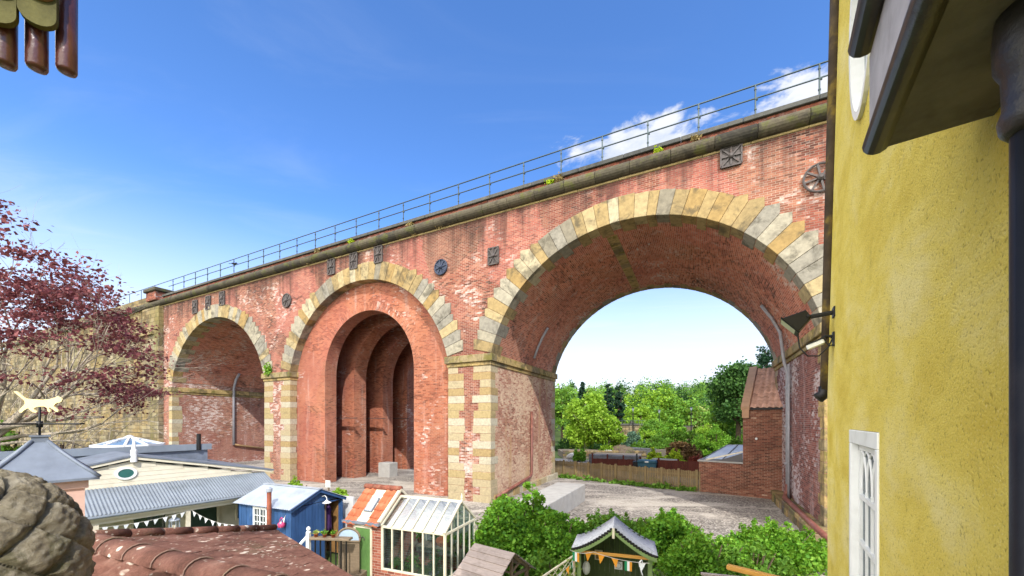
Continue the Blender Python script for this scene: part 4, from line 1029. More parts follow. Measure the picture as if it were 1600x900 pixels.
# ------------------------------------------------------------------ greenhouse with its brick potting end
def potted(name, label, loc, r, h, mat, pot=TERRA, seed=0, group='plants inside the greenhouse', leaf=.07, n=240):
    t = thing(name, label, 'plant', loc, 0, group)
    MB().lathe([(r*.5,0),(r*.72,r*1.1),(r*.8,r*1.1),(r*.8,r*1.25),(r*.66,r*1.25),(r*.6,r*1.05)], 14).build('pot', pot, t, True)
    leaf_mesh('leaves', [((0,0,r*1.2+h*.5), (r*1.2,r*1.2,h*.6), n)], mat, t, leaf, seed, .2, .1)
    return t
def greenhouse():
    o, rz = frame((-3.62, 10.43), (.93, -.37)); L, Wd, he, hr = 2.06, 1.67, 1.6, 2.255
    t = thing('greenhouse', 'cream framed lean glass greenhouse joined to a brick end with orange pantiles and a green door', 'greenhouse', o, rz)
    t['label'] = 'cream framed glass greenhouse joined to a brick end with orange pantiles and a green door'
    M = t.matrix_basis; zb = .38; X0 = -1.22
    w = MB()
    for a in ((0, L, 0, .11), (0, L, Wd-.11, Wd), (L-.11, L, .11, Wd-.11)): w.box(*a, -.1, zb)
    w.box(X0, -.93, 0, .11, -.1, 1.64); w.box(-.31, -.0, 0, .11, -.1, 1.64); w.box(-.93,-.31,0.01,.1,1.52,1.64); w.box(X0, -.0, Wd-.11, Wd, -.1, 1.64); w.box(X0, X0+.11, .11, Wd-.11, -.1, 1.64)
    w.prism([(.02,1.64),(Wd-.02,1.64),(Wd/2,2.38)], X0, X0+.11, 'x'); w.prism([(.02,1.64),(Wd-.02,1.64),(Wd/2,2.38)], -.11, -.001, 'x')
    w.build('brick_wall', BRG, t)
    f = MB(); n = 6
    for y in (0.03, Wd-.03):
        f.box(0, L, y-.03, y+.03, zb, zb+.05); f.box(0, L, y-.035, y+.035, he-.06, he)
        for i in range(n+1):
            x = .03+(L-.06)*i/n; f.box(x-(.035 if i in (0,n) else .02), x+(.035 if i in (0,n) else .02), y-.028, y+.028, zb+.05, he-.06)
    f.build('side_frame', CREAM, t, bevel=.004)
    f = MB()
    for sy in (-1, 1):
        ye = Wd/2+sy*(Wd/2+.02)
        for i in range(n+1):
            x = .02+(L-.04)*i/n; wd = .06 if i in (0,n) else .036
            f.bar((x, ye, he+.0), (x, Wd/2+sy*.01, hr), wd, .05)
    f.box(-.02, L+.03, Wd/2-.03, Wd/2+.03, hr-.03, hr+.035)
    f.build('roof_bar', CREAM, t)
    f = MB(); x = L-.02
    f.box(x-.03, x+.03, .06, Wd-.06, he-.065, he-.005); f.box(x-.03, x+.03, .05, Wd-.05, zb, zb+.05)
    for i in range(1, 5):
        y = Wd*i/5; z = he+(hr-he)*(1-abs(y-Wd/2)/(Wd/2)); f.box(x-.022, x+.022, y-.02, y+.02, zb+.05, he-.066); f.box(x-.018, x+.018, y-.016, y+.016, he-.005, z-.03)
    f.build('gable_frame', CREAM, t, bevel=.004)
    gl = MB()
    gl.box(.03, L-.05, .028, .033, zb+.04, he-.05); gl.box(.03, L-.05, Wd-.033, Wd-.028, zb+.04, he-.05); gl.box(L-.022, L-.017, .04, Wd-.04, zb+.04, he-.03)
    gl.prism([(.05,he),(Wd-.05,he),(Wd/2,hr-.05)], L-.022, L-.017, 'x')
    for sy in (-1, 1):
        ye = Wd/2+sy*(Wd/2-.0); gl.quad((.03,ye,he+.01), (L-.03,ye,he+.01), (L-.03,Wd/2+sy*.01,hr-.005), (.03,Wd/2+sy*.01,hr-.005))
    gl.build('glazing', GLASS, t)
    MB().lathe([(.03,hr),(.035,hr+.05),(.018,hr+.07),(.032,hr+.11),(.006,hr+.24)], 10, Matrix.Translation((L+.01,Wd/2,0))).build('finial', CREAM, t)
    d = MB().box(-.88,-.36,-.012,.03,-.05,1.47)
    for i in range(6): d.box(-.88+.087*i+.002, -.88+.087*(i+1)-.002, -.02, -.011, -.05, 1.47)
    dr = d.build('door', GREEN, t)
    MB().tube([(-.62+.055*math.cos(R(200-j*22)), -.03, 1.15+.07*math.sin(R(200-j*22))) for j in range(11)], .011, 6).build('horseshoe', IRON, dr)
    MB().box(-.85,-.82,-.04,-.02,.72,.86).tube([(-.85,-.035,.75),(-.85,-.06,.8),(-.85,-.035,.84)], .01, 6).build('handle', IRON, dr)
    MB().box(-.945,-.885,-.03,.04,-.05,1.53).box(-.355,-.30,-.03,.04,-.05,1.53).box(-.945,-.30,-.035,.04,1.475,1.56).build('door_frame', CREAM, t)
    # roof of the brick end
    sl = Vector((0,-Wd/2,-(2.43-1.66))); sn = sl.normalized()
    e0 = Vector((X0-.06, Wd/2, 2.45))
    tile_sheet(e0, (1,0,0), sl, 2, 5, .23, .26, .026, .03).build('pantile', TERRA, t, True)
    tile_sheet(e0+Vector((.80,0,0)), (1,0,0), sl, 2, 5, .23, .26, .026, .03).build('pantile', TERRA, t, True)
    sb = Vector((0,Wd/2,-(2.43-1.66)))
    tile_sheet(e0, (1,0,0), sb, 5, 5, .25, .26, .026, .03).build('pantile', TERRA, t, True)
    MB().quad(e0+Vector((.44,0,.0))+sn*.05, e0+Vector((.82,0,0))+sn*.05, e0+Vector((.82,0,0))+sn*1.22, e0+Vector((.44,0,0))+sn*1.22).build('lead_valley', CREAM, t, recalc=False)
    up = Vector((0,-sl.z,sl.y)); up = up if up.z > 0 else -up; up.normalize()
    def onroof(x, v, h): return e0+Vector((x,0,0))+sn*v+up*h
    q = MB(); a, b = .5, .78
    q.add([onroof(a,.38,.0),onroof(b,.38,.0),onroof(b,.86,.0),onroof(a,.86,.0),onroof(a,.38,.05),onroof(b,.38,.05),onroof(b,.86,.05),onroof(a,.86,.05)], [(4,5,6,7),(0,1,5,4),(1,2,6,5),(2,3,7,6),(3,0,4,7)])
    sk_ = q.build('rooflight', LEAD, t); MB().quad(onroof(a+.03,.41,.054),onroof(b-.03,.41,.054),onroof(b-.03,.83,.054),onroof(a+.03,.83,.054)).build('pane', PANE, sk_, recalc=False)
    mb = MB()
    for i in range(4): mb.tube([e0+Vector((-.03+i*.34,0,.02)), e0+Vector((-.03+i*.34+.325,0,.02))], .085, 10)
    mb.build('ridge_tile', TERRAD, t, True)
    MB().bar((0.0,Wd/2,2.45),(0.0,-.08,1.7),.09,.07).bar((0.0,Wd/2,2.45),(0.0,Wd+.08,1.7),.09,.07).build('verge', CREAM, t)
    MB().box(X0-.08, .02, -.12, -.04, 1.6, 1.66).build('gutter', LEAD, t)
    # inside: benches (a thing), pots on them
    P = lambda x, y, z: M @ Vector((x, y, z))
    b = thing('potting_bench', 'wooden potting bench inside the greenhouse along the far glass', 'bench', P(0,0,0), rz)
    MB().box(.15, L-.15, Wd-.6, Wd-.15, .75, .79).build('bench_top', WOOD, b)
    for x in (.2, 1.0, L-.2): MB().box(x-.03, x+.03, Wd-.56, Wd-.5, 0, .75).build('leg', WOOD, b)
    S_ = (('tall leafy plant in a pot behind the greenhouse glass next to the brick end', .35, Wd-.35, .79, .12, .3, L_BUSH, TERRA), ('dark green bushy plant on the bench in the middle of the greenhouse', .95, Wd-.4, .79, .14, .3, L_DARK, TERRA), ('yellow flowering plant on the bench towards the greenhouse gable', 1.35, Wd-.36, .79, .13, .26, L_YEL, TERRA), ('pale green plant on the bench nearest the greenhouse gable', 1.75, Wd-.4, .79, .13, .3, L_MID, TERRA),
          ('leafy plant in a red pot on the floor by the front glass of the greenhouse', .2, .32, .25, .13, .2, L_MID, RED), ('broad leafed plant on the greenhouse floor behind the middle front panes', .8, .36, .15, .17, .42, L_BUSH, TERRA), ('dark plant on the greenhouse floor behind the last front panes', 1.45, .4, .15, .18, .5, L_DARK, SLATE))
    for i, (lb, x, y, z, r, h, m, pm) in enumerate(S_): potted('potted_plant', lb, P(x,y,z), r, h, m, pm, i)
    st = thing('plant_stand', 'low slatted stand of pots along the front glass inside the greenhouse', 'stand', P(0,0,0), rz)
    MB().box(.1, L-.2, .14, .6, .11, .15).build('slatted_top', WOOD, st)
    for x in (.15, L-.3): MB().box(x, x+.05, .2, .55, -.05, .11).build('leg', WOOD, st)
    MB().box(.05,.35,.12,.42,.15,.25).build('pot_riser', WOOD, st)
    hp = thing('hanging_sieve', 'round terracotta coloured sieve hung inside the greenhouse by the gable', 'sieve', P(L-.45,.5,1.2), rz)
    MB().lathe([(.13,-.03),(.14,-.03),(.14,.03),(.13,.03)], 20, Matrix.Rotation(R(90),4,'X')).build('rim', TERRA, hp); MB().tube([(0,0,.14),(0,0,.42)], .006, 5).build('hook', IRON, hp)
greenhouse()

# ------------------------------------------------------------------ cream clapboard building with a veranda
def cream_building():
    d = (.561, .828); o, rz = frame((-10.7, 9.44), d)            # local x away along the veranda eaves, local y outwards to the left/back
    t = thing('clapboard_building', 'long cream clapboard garden building with a grey corrugated veranda roof', 'building', o, rz)
    x0, x1, yb, zt, ze = -3.2, 4.45, 1.15, 2.62, 2.1
    ax, az = 1.1, 3.35; gx0, gx1 = -2.4, 4.6; g0 = 2.64
    # wall behind the veranda and gable above it, in overlapping boards
    mb = MB(); z = 0.0; bh = .13
    top = lambda x: g0+(az-g0)*((x-gx0)/(ax-gx0) if x < ax else (gx1-x)/(gx1-ax))
    while z < az:
        z1 = z+bh
        if z1 <= g0: xa, xb = x0, x1
        else: xa, xb = gx0+(ax-gx0)*max(0, (z1-g0))/(az-g0), gx1-(gx1-ax)*max(0,(z1-g0))/(az-g0)
        if xb-xa > .05: mb.add([(xa,yb,z),(xb,yb,z),(xb,yb,z1),(xa,yb,z1),(xa,yb-.009,z+.002),(xb,yb-.009,z+.002)], [(0,1,2,3),(4,5,2,3),(0,1,5,4),(0,4,3),(1,2,5)])
        z = z1
    mb.add([(gx0+.1,yb+.012,g0-.1),(gx1-.1,yb+.012,g0-.1),(ax,yb+.012,az-.02)], [(0,1,2)]); mb.build('clapboard_wall', CREAM, t)
    MB().box(x0, x1, yb+.03, yb+.1, 0, g0).box(x1-.06, x1, yb+.1, yb+6, 0, 2.5).build('side_wall', CREAM, t)
    mb = MB()
    for a, b in (((gx0-.15, g0-.02), (ax, az+.06)), ((ax, az+.06), (gx1+.2, g0-.02))): mb.bar((a[0],yb-.07,a[1]), (b[0],yb-.07,b[1]), .05, .07)
    mb.build('bargeboard', CREAM, t)
    mb = MB()
    for a, b in (((gx0-.2, g0), (ax, az+.11)), ((ax, az+.11), (gx1+.25, g0))): mb.add([(a[0],yb-.12,a[1]),(b[0],yb-.12,b[1]),(b[0],yb+6,b[1]),(a[0],yb+6,a[1]),(a[0],yb-.12,a[1]+.05),(b[0],yb-.12,b[1]+.05),(b[0],yb+6,b[1]+.05),(a[0],yb+6,a[1]+.05)], [(0,1,2,3),(4,5,6,7),(0,1,5,4),(3,2,6,7),(0,3,7,4),(1,2,6,5)])
    mb.build('roof', LEAD, t)
    # oval window
    e = lambda r, s_: [(ax-.15+r*math.cos(2*math.pi*j/28), yb+s_, 2.98+r*.78*math.sin(2*math.pi*j/28)) for j in range(28)]
    mb = MB(); A, B = e(.23,-.045), e(.165,-.045); C_, D_ = e(.23,.01), e(.165,.01)
    mb.add(A+B+C_+D_, [(j,(j+1)%28,28+(j+1)%28,28+j) for j in range(28)]+[(j,(j+1)%28,56+(j+1)%28,56+j) for j in range(28)]+[(28+j,28+(j+1)%28,84+(j+1)%28,84+j) for j in range(28)])
    ow = mb.build('oval_window', WHITE, t); MB().add(e(.17,-.03), [tuple(range(28))]).build('pane', simple('green_glass', c(44,98,96), .1, .2, 3, spec=.6), ow)
    MB().lathe([(.075,0),(.075,.34),(.05,.36),(.04,.5),(.01,.72)], 12, Matrix.Translation((ax,yb-.09,az-.05))).build('finial', WHITE, t)
    # veranda
    sl = Vector((0, -yb-.12, -(zt-ze)))
    corrugated((x0, yb-.03, zt), (1,0,0), sl, x1-x0+.1, sl.length).build('veranda_roof', GREYSHEET, t, True, recalc=False)
    MB().box(x0, x1+.1, -.13, -.08, ze-.14, ze-.035).build('fascia', CREAM, t); MB().box(x0, x1, -.02, .06, ze-.26, ze-.13).build('beam', CREAM, t)
    MB().tube([(x0,-.17,ze-.045),(x1+.1,-.17,ze-.045)], .04, 8).build('gutter', GREYSHEET, t)
    for x in (-2.4, .2, 2.05, 4.25): MB().box(x-.05, x+.05, -.03, .06, 0, ze-.26).build('veranda_post', CREAM, t)
    # dark window, door
    for x, w, z0, z1, nm in ((1.1,.7,1.0,1.85,'window'),(3.7,.6,1.1,1.85,'window')):
        fr = MB().box(x-.05,x,yb-.05,yb+.0,z0,z1).box(x+w,x+w+.05,yb-.05,yb,z0,z1).box(x-.05,x+w+.05,yb-.052,yb,z1,z1+.05).box(x-.05,x+w+.05,yb-.052,yb,z0-.05,z0).build(nm, CREAM, t)
        MB().box(x,x+w,yb-.035,yb-.025,z0,z1).build('pane', PANE, fr)
    dr = MB().box(2.35,3.1,yb-.045,yb-.024,0,1.9).build('door', simple('dark_green_door', c(56,76,66), .6, .2, 4), t)
    MB().box(2.27,2.345,yb-.06,yb,0,1.98).box(3.105,3.18,yb-.06,yb,0,1.98).box(2.345,3.105,yb-.06,yb,1.905,1.98).build('door_frame', CREAM, t)
    # grey flat roof behind with parapet and glazed lantern
    mb = MB().box(-2.0, 3.6, yb+2.4, yb+6.2, 0, 3.45); mb.build('rear_block', LEAD, t)
    MB().box(-2.1, 3.7, yb+2.3, yb+2.42, 3.4, 3.62).build('parapet', GREYSHEET, t)
    MB().tube([(3.3,yb+2.3,3.4),(3.3,yb+2.3,4.0)], .07, 8).build('vent_pipe', BLACK, t)
    ln = MB(); cx, cy, cz, rr = 1.75, yb+3.9, 3.62, .95; n = 10
    for j in range(n):
        a, b = 2*math.pi*j/n, 2*math.pi*(j+1)/n
        ln.bar((cx+rr*math.cos(a),cy+rr*math.sin(a),cz), (cx+.06*math.cos(a),cy+.06*math.sin(a),cz+.28), .07, .05); ln.bar((cx+rr*math.cos(a),cy+rr*math.sin(a),cz), (cx+rr*math.cos(b),cy+rr*math.sin(b),cz), .08, .07)
    ln.lathe([(.12,cz+.25),(.12,cz+.31),(.02,cz+.36)], 12, Matrix.Translation((cx,cy,0)))
    lt = ln.build('roof_lantern', WHITE, t)
    MB().add([(cx,cy,cz+.26)]+[(cx+rr*.97*math.cos(2*math.pi*j/n), cy+rr*.97*math.sin(2*math.pi*j/n), cz+.01) for j in range(n)], [(0,j+1,(j+1)%n+1) for j in range(n)]).build('pane', simple('blue_glass', c(108,138,168), .15, .2, 2, spec=.6), lt)
    # a lantern standing under the veranda
    M = t.matrix_basis
    lm = thing('metal_lantern', 'silver wire lantern hanging under the veranda beside its post', 'lantern', M @ Vector((1.75,.05,1.5)), rz)
    mb = MB()
    for j in range(8): a = j*math.pi/4; mb.bar((.12*math.cos(a),.12*math.sin(a),-.2),(.12*math.cos(a),.12*math.sin(a),.12),.014)
    mb.lathe([(.13,-.22),(.13,-.2)],12); mb.lathe([(.14,.12),(.13,.14),(.03,.22)],12); mb.tube([(0,0,.2),(0,0,.36)],.008,5); mb.build('cage', GALV, lm); MB().lathe([(.05,-.2),(.05,-.02)],10).build('candle', CREAM, lm)
    return t
cb = cream_building()

# ------------------------------------------------------------------ bunting
def bunting(label, pts, sag, n, cols, size=.14, group=None):
    t = thing('bunting', label, 'bunting', pts[0], 0, group); o = Vector(pts[0]); path = []
    for a, b in zip(pts, pts[1:]):
        a, b = Vector(a), Vector(b)
        for i in range(13): u = i/12; p = a.lerp(b, u)-o; p.z -= sag*4*u*(1-u); path.append(p)
    MB().tube(path, .006, 4).build('string', ROPE, t)
    L = [0]
    for a, b in zip(path, path[1:]): L.append(L[-1]+(b-a).length)
    def pos(d):
        for i in range(len(path)-1):
            if L[i+1] >= d and L[i+1] > L[i]: return path[i].lerp(path[i+1], (d-L[i])/(L[i+1]-L[i]))
        return path[-1]
    rg = random.Random(9)
    for i in range(n):
        d = L[-1]*(i+.5)/n; a, b = pos(d-size*.42), pos(d+size*.42); m = (a+b)/2+Vector((rg.uniform(-.03,.03),rg.uniform(-.03,.03),-size*1.15))
        mat = cols[i % len(cols)]
        if isinstance(mat, tuple):
            h = len(mat); fl = None; nm = None
            for q in range(h):
                p0, p1 = a.lerp(b, q/h), a.lerp(b, (q+1)/h); dz = Vector((0,0,-size*1.2))
                f = MB().add([p0,p1,p1+dz,p0+dz,p0+Vector((0,.006,0)),p1+Vector((0,.006,0)),p1+dz+Vector((0,.006,0)),p0+dz+Vector((0,.006,0))], [(0,1,2,3),(7,6,5,4),(0,4,5,1),(2,6,7,3)]).build('flag' if q == 0 else 'stripe', mat[q], t if q == 0 else fl)
                if q == 0: fl = f
        else:
            e = Vector((0,.006,0)); MB().add([a,b,m,a+e,b+e,m+e], [(0,1,2),(5,4,3),(0,3,4,1),(1,4,5,2),(2,5,3,0)]).build('flag', mat, t)
    return t
M = cb.matrix_basis
bunting('white pennant bunting strung along the veranda of the cream building', [M @ Vector((.25,-.1,1.78)), M @ Vector((2.0,-.08,1.84))], .06, 9, [WHTFLAG], .13)
Ms = shed.matrix_basis
bunting('white pennant bunting drooping from the veranda across the front of the blue shed', [M @ Vector((2.1,-.1,1.86)), Ms @ Vector((0.1,-.22,1.3)), Ms @ Vector((1.68,-.26,1.35)), Ms @ Vector((2.3,-.12,1.78))], .1, 20, [WHTFLAG], .13)

# ------------------------------------------------------------------ pink turret with lead roof and cat weathervane
def turret():
    p = at(62, 690, 4.8); rz = R(-38); hw = .36
    t = thing('roof_turret', 'small pink boarded turret with a pyramid lead roof at the lower left', 'turret', (p.x, p.y, 0), rz)
    zp = p.z; ze = zp-.46
    mb = MB()
    for i in range(6): mb.box(-hw+.12*i+.003, -hw+.12*(i+1)-.003, -hw, hw, 2.4, ze-.08)
    mb.build('boarded_wall', PINK, t); MB().box(-hw-.03, hw+.03, -hw-.03, hw+.03, ze-.14, ze-.001).build('eaves_board', PINK, t, bevel=.006)
    MB().box(-hw-.05,-hw+.02,-hw-.05,-hw+.02,2.4,ze-.15).build('corner_post', PINK, t)
    q = hw+.12
    prof = [(1.0,0),(.68,.15),(.38,.31),(.13,.46)]
    mb = MB(); P = [(sx*q*f_, sy*q*f_, ze+z) for f_, z in [(1.0,-.03)]+prof for sx, sy in ((-1,-1),(1,-1),(1,1),(-1,1))]
    mb.add(P, [(i*4+j, i*4+(j+1)%4, (i+1)*4+(j+1)%4, (i+1)*4+j) for i in range(4) for j in range(4)]+[(0,3,2,1),(16,17,18,19)])
    rf = mb.build('lead_roof', LEAD, t)
    mb = MB()
    for sx, sy in ((-1,-1),(1,-1),(1,1),(-1,1)):
        mb.tube([(sx*q*f_, sy*q*f_, ze+z+.008) for f_, z in prof], .022, 6)
    mb.build('hip_roll', LEAD, rf, True)
    MB().box(-.07,.07,-.07,.07,ze+.44,ze+.52).box(-.085,.085,-.085,.085,ze+.52,ze+.54).build('cap', LEAD, rf)
    # the building under it
    MB().box(-1.2, 1.0, -.8, 1.2, 0, 2.4).build('lower_wall', PINK, t); 
    # weathervane
    w = thing('weathervane', 'black weathervane topped with a cream cut-out of a walking cat', 'weathervane', (p.x, p.y, ze+.54), 0)
    MB().tube([(0,0,-.02),(0,0,.36)], .012, 8).tube([(0,0,.1),(0,0,.18)], .03, 8).build('rod', BLACK, w, True)
    a = MB().tube([(-.52,-.0,.145),(.52,.0,.145)], .011, 6).tube([(0,-.5,.145),(0,.5,.145)], .011, 6)
    a.build('cross_arm', BLACK, w)
    cat = [(32,198),(45,200),(60,212),(78,227),(95,229),(125,231),(150,232),(175,229),(192,224),(199,222),(203,217),(209,222),(216,223),(222,232),(220,239),(212,243),(203,244),(194,250),(189,258),(198,266),(207,274),(206,280),(197,279),(184,268),(173,262),(171,267),(177,277),(174,281),(166,277),(162,263),(150,258),(132,259),(118,262),(110,267),(116,274),(123,279),(121,283),(108,281),(96,272),(90,265),(78,271),(69,277),(66,282),(56,282),(53,276),(60,266),(71,257),(77,246),(75,236),(62,224),(46,212)]
    sc = 4.8/F/2.5; Pz = [((x-132)*sc, -(y-262)*sc+.355) for x, y in cat]
    MB().prism(Pz, -.008, .008, 'y').build('cat_figure', GOLD, w)
turret()

# ------------------------------------------------------------------ balustrade with pots, arbour, playhouse, trellis, rails
def balustrade():
    p = at(487, 836, 10.0); q = at(548, 822, 9.9); z = 1.42
    dx = Vector((q.x-p.x, q.y-p.y, 0)); L = dx.length; o, rz = frame((p.x, p.y), dx)
    t = thing('balustrade', 'short garden balustrade with dark spindles and a timber rail between shed and greenhouse', 'balustrade', o, rz)
    MB().box(-.02, L, -.1, .12, z-.06, z).build('handrail', WOOD, t, bevel=.01)
    for i in range(7): MB().tube([(.1+i*(L-.15)/6.5,0,.3),(.1+i*(L-.15)/6.5,0,z-.06)], .02, 8).build('spindle', BLACK, t)
    MB().box(-.13,-.05,-.05,.05,0,z+.1).lathe([(.06,z+.1),(.06,z+.13),(.03,z+.15),(.055,z+.2),(.04,z+.25),(.01,z+.27)], 12, Matrix.Translation((-.09,0,0))).build('newel_post', WHITE, t)
    MB().bar((-.12,0,z+.02),(-.35,-.5,z-.45),.05,.05).build('stair_rail', WHITE, t)
    MB().box(-.2, L+.1, -.1, 1.0, 0, .3).build('deck', WOOD, t)
    M = Matrix.Translation(o) @ Matrix.Rotation(rz,4,'Z')
    for i, (lb, m) in enumerate((('terracotta pot of pale flowers on the balustrade, nearest its white post', L_PALE), ('middle terracotta pot of small leaves on the balustrade rail', L_MID), ('terracotta pot with trailing leaves on the balustrade, nearest the brick end', L_BUSH))):
        potted('flower_pot', lb, M @ Vector((.12+i*.24,.0,z)), .075, .09, m, TERRA, 20+i, 'pots on the balustrade rail', .045, 110)
    ch = thing('mirror', 'arched wooden framed mirror leaning behind the balustrade', 'mirror', M @ Vector((L*.72,.45,1.28)), rz)
    arc = [(.32*math.cos(math.pi*j/14), .26*math.sin(math.pi*j/14)) for j in range(15)]
    MB().tube([(a,0,b) for a, b in arc]+[(-.32,0,-.1),(.32,0,-.1),(.32,0,0)], .03, 8).build('frame', WOOD, ch, True); MB().prism(arc+[(-.32,-.1),(.32,-.1)], .0, .012, 'y').build('glass', simple('mirror_glass', c(170,190,210), .12, .1, 2, spec=.7), ch)
    MB().box(-.3,.3,.0,.04,-.98,-.1).build('stand', WOOD, ch)
balustrade()
def arbour():
    o, rz = frame((1.336, 8.3), (.957, -.29)); W_, Dp, he, hr = 1.73, .95, 1.69, 2.21
    t = thing('garden_arbour', 'green garden arbour with a curved grey felt roof among the bushes', 'arbour', o, rz)
    for sx in (-1, 1):
        P = []; n = 12
        for yy in (-.05, Dp):
            for h in (0, -.03):
                for i in range(n+1):
                    u = i/n; x = W_/2+sx*(W_/2+.02)*u; z = he+(hr-he)*((1-u)**1.45); P.append((x, yy, z+h+.03))
        m = n+1; f = []
        for i in range(n): f += [(i,i+1,2*m+i+1,2*m+i), (m+i,m+i+1,3*m+i+1,3*m+i), (i,i+1,m+i+1,m+i), (2*m+i,2*m+i+1,3*m+i+1,3*m+i)]
        f += [(n,m+n,3*m+n,2*m+n)]
        MB().add(P, f).build('roof_felt', FELT, t, True)
        for yy in (-.075, Dp-.05):
            mb = MB()
            for i in range(n):
                u0, u1 = i/n, (i+1)/n; zz = lambda u: he+(hr-he)*((1-u)**1.45); xx = lambda u: W_/2+sx*(W_/2)*u
                mb.add([(xx(u0),yy,zz(u0)-.1),(xx(u1),yy,zz(u1)-.1),(xx(u1),yy,zz(u1)),(xx(u0),yy,zz(u0)),(xx(u0),yy+.025,zz(u0)-.1),(xx(u1),yy+.025,zz(u1)-.1),(xx(u1),yy+.025,zz(u1)),(xx(u0),yy+.025,zz(u0))], [(0,1,2,3),(7,6,5,4),(0,4,5,1),(3,2,6,7)])
            mb.build('curved_fascia', SAGE, t)
        mb = MB()
        for i in range(15):
            u = (i+.5)/15; mb.ball((W_/2+sx*W_/2*u, -.07, he+(hr-he)*((1-u)**1.45)+.012), (.055,.012,.03), 8, 5)
        mb.build('scalloped_edge', BLACK, t)
    MB().box(W_/2-.025, W_/2+.025, -.1, -.076, hr-.2, hr+.02).build('finial_block', CREAM, t)
    for x in (.13, W_-.13):
        for y in (.02, Dp-.1): MB().box(x-.045, x+.045, y, y+.08, 0, he+.06).build('post', SAGE, t, bevel=.005)
    mb = MB()
    for i in range(12): mb.box(.18+i*(W_-.36)/12+.002, .18+(i+1)*(W_-.36)/12-.002, Dp-.14, Dp-.12, 0, he+.1+.38*(1-abs((i+.5)/6-1)))
    mb.build('back_panel', OLIVE, t)
    for x in (.15, W_-.17):
        mb = MB()
        for i in range(5): mb.box(x, x+.02, .12+i*.13, .12+i*.13+.12, 0, he)
        mb.build('side_panel', OLIVE, t)
    MB().box(.1, W_-.1, -.03, .01, he-.08, he-.02).build('crossbeam', TIMBER, t); MB().box(.18, W_-.18, .25, Dp-.15, .42, .47).build('seat', OLIVE, t); MB().box(.18, W_-.18, .25, .28, .05, .42).build('seat_front', OLIVE, t)
    M = t.matrix_basis; y = Dp-.155
    bunting('tricolour and orange bunting strung across the front of the green arbour', [M @ Vector((-.05,-.12,he-.0)), M @ Vector((.45,-.1,he+.0)), M @ Vector((W_-.15,-.1,he-.12))], .05, 6, [(GRNFLAG,WHTFLAG,YELFLAG), YELFLAG, YELFLAG, YELFLAG, (GRNFLAG,WHTFLAG,YELFLAG), WHTFLAG], .17)
    pf = thing('picture_frame', 'small framed picture on the back wall of the green arbour', 'picture', M @ Vector((.5,y,1.33)), rz)
    MB().box(-.09,.09,-.02,0,-.12,.12).build('frame', CREAM, pf, bevel=.004); MB().box(-.06,.06,-.024,-.021,-.09,.09).build('print', simple('sepia_print', c(132,110,78), .8, .5, 9), pf)
    cl = thing('wall_plaque', 'pale square plaque on the back wall of the green arbour', 'plaque', M @ Vector((.95,y,1.13)), rz); MB().box(-.09,.09,-.02,0,-.09,.09).build('board', WHITE, cl); MB().tube([(.06*math.cos(j*math.pi/8),-.024,.06*math.sin(j*math.pi/8)) for j in range(17)], .008, 5).build('ring', GALV, cl)
    rb = MB().tube([(0,0,0),(.03,0,-.1),(-.02,.0,-.2),(.02,0,-.32)], .012, 5).tube([(0,0,0),(-.05,0,-.06),(-.04,0,-.14)], .014, 5).build('ribbon', WHTFLAG, None); rb.location = M @ Vector((W_-.3,-.06,he-.08)); tag(rb, 'pale ribbon tied to the crossbeam of the green arbour at its right post', 'ribbon')
    cu = MB().ball((0,0,0), (.09,.05,.16), 12, 8).build('cushion', WHTFLAG, None, True); cu.location = M @ Vector((.25,.45,1.12)); tag(cu, 'white heart cushion hung at the left inside the green arbour', 'cushion')
arbour()
def playhouse():
    o, rz = frame((-.84, 8.87), (.81, -.586)); L, hw, dz = 1.05, .75, .55; zr = 1.6
    t = thing('playhouse', 'small wooden playhouse with an open gable and a lapped board roof', 'playhouse', o, rz)
    for sy in (-1, 1):
        mb = MB(); n = 6; sl = Vector((0, sy*hw, -dz)).normalized(); l = math.hypot(hw, dz)+.08; up = Vector((0, sy*dz, hw)).normalized()
        for i in range(n):
            a = Vector((-.05,0,zr))+sl*(l*i/n-.01)+up*.012; b = Vector((-.05,0,zr))+sl*(l*(i+1)/n+.02)+up*.032; e = Vector((L+.12,0,0))
            mb.add([a,a+e,b+e,b,a-up*.02,a+e-up*.02,b+e-up*.02,b-up*.02], [(0,1,2,3),(7,6,5,4),(0,4,5,1),(1,5,6,2),(2,6,7,3),(3,7,4,0)])
        mb.build('roof_board', GREYWOOD, t)
    f = MB(); x = L-.03
    for sy in (-1,1): f.bar((x,0,zr-.04),(x,sy*(hw-.03),zr-dz-.02),.05,.07); f.bar((x,sy*.05,zr-.42),(x,sy*.33,zr-.28),.04,.04)
    f.bar((x,-hw+.1,zr-dz+.02),(x,hw-.1,zr-dz+.02),.05,.06); f.bar((x,0,zr-.05),(x,0,zr-dz+.02),.05,.06)
    f.build('gable_truss', WOOD, t)
    for y in (-hw+.12, hw-.12):
        for x_ in (.05, L-.05): MB().box(x_-.035,x_+.035,y-.035,y+.035,0,zr-dz+.05).build('post', WOOD, t)
    mb = MB()
    for i in range(10): mb.box(.03,.05,-hw+.1+i*.13,-hw+.1+i*.13+.125,0,zr-dz)
    for i in range(8): mb.box(.05+i*.12,.05+i*.12+.115,-hw+.1,-hw+.12,0,zr-dz); mb.box(.05+i*.12,.05+i*.12+.115,hw-.12,hw-.1,0,.6)
    mb.build('side_boards', WOOD, t)
playhouse()
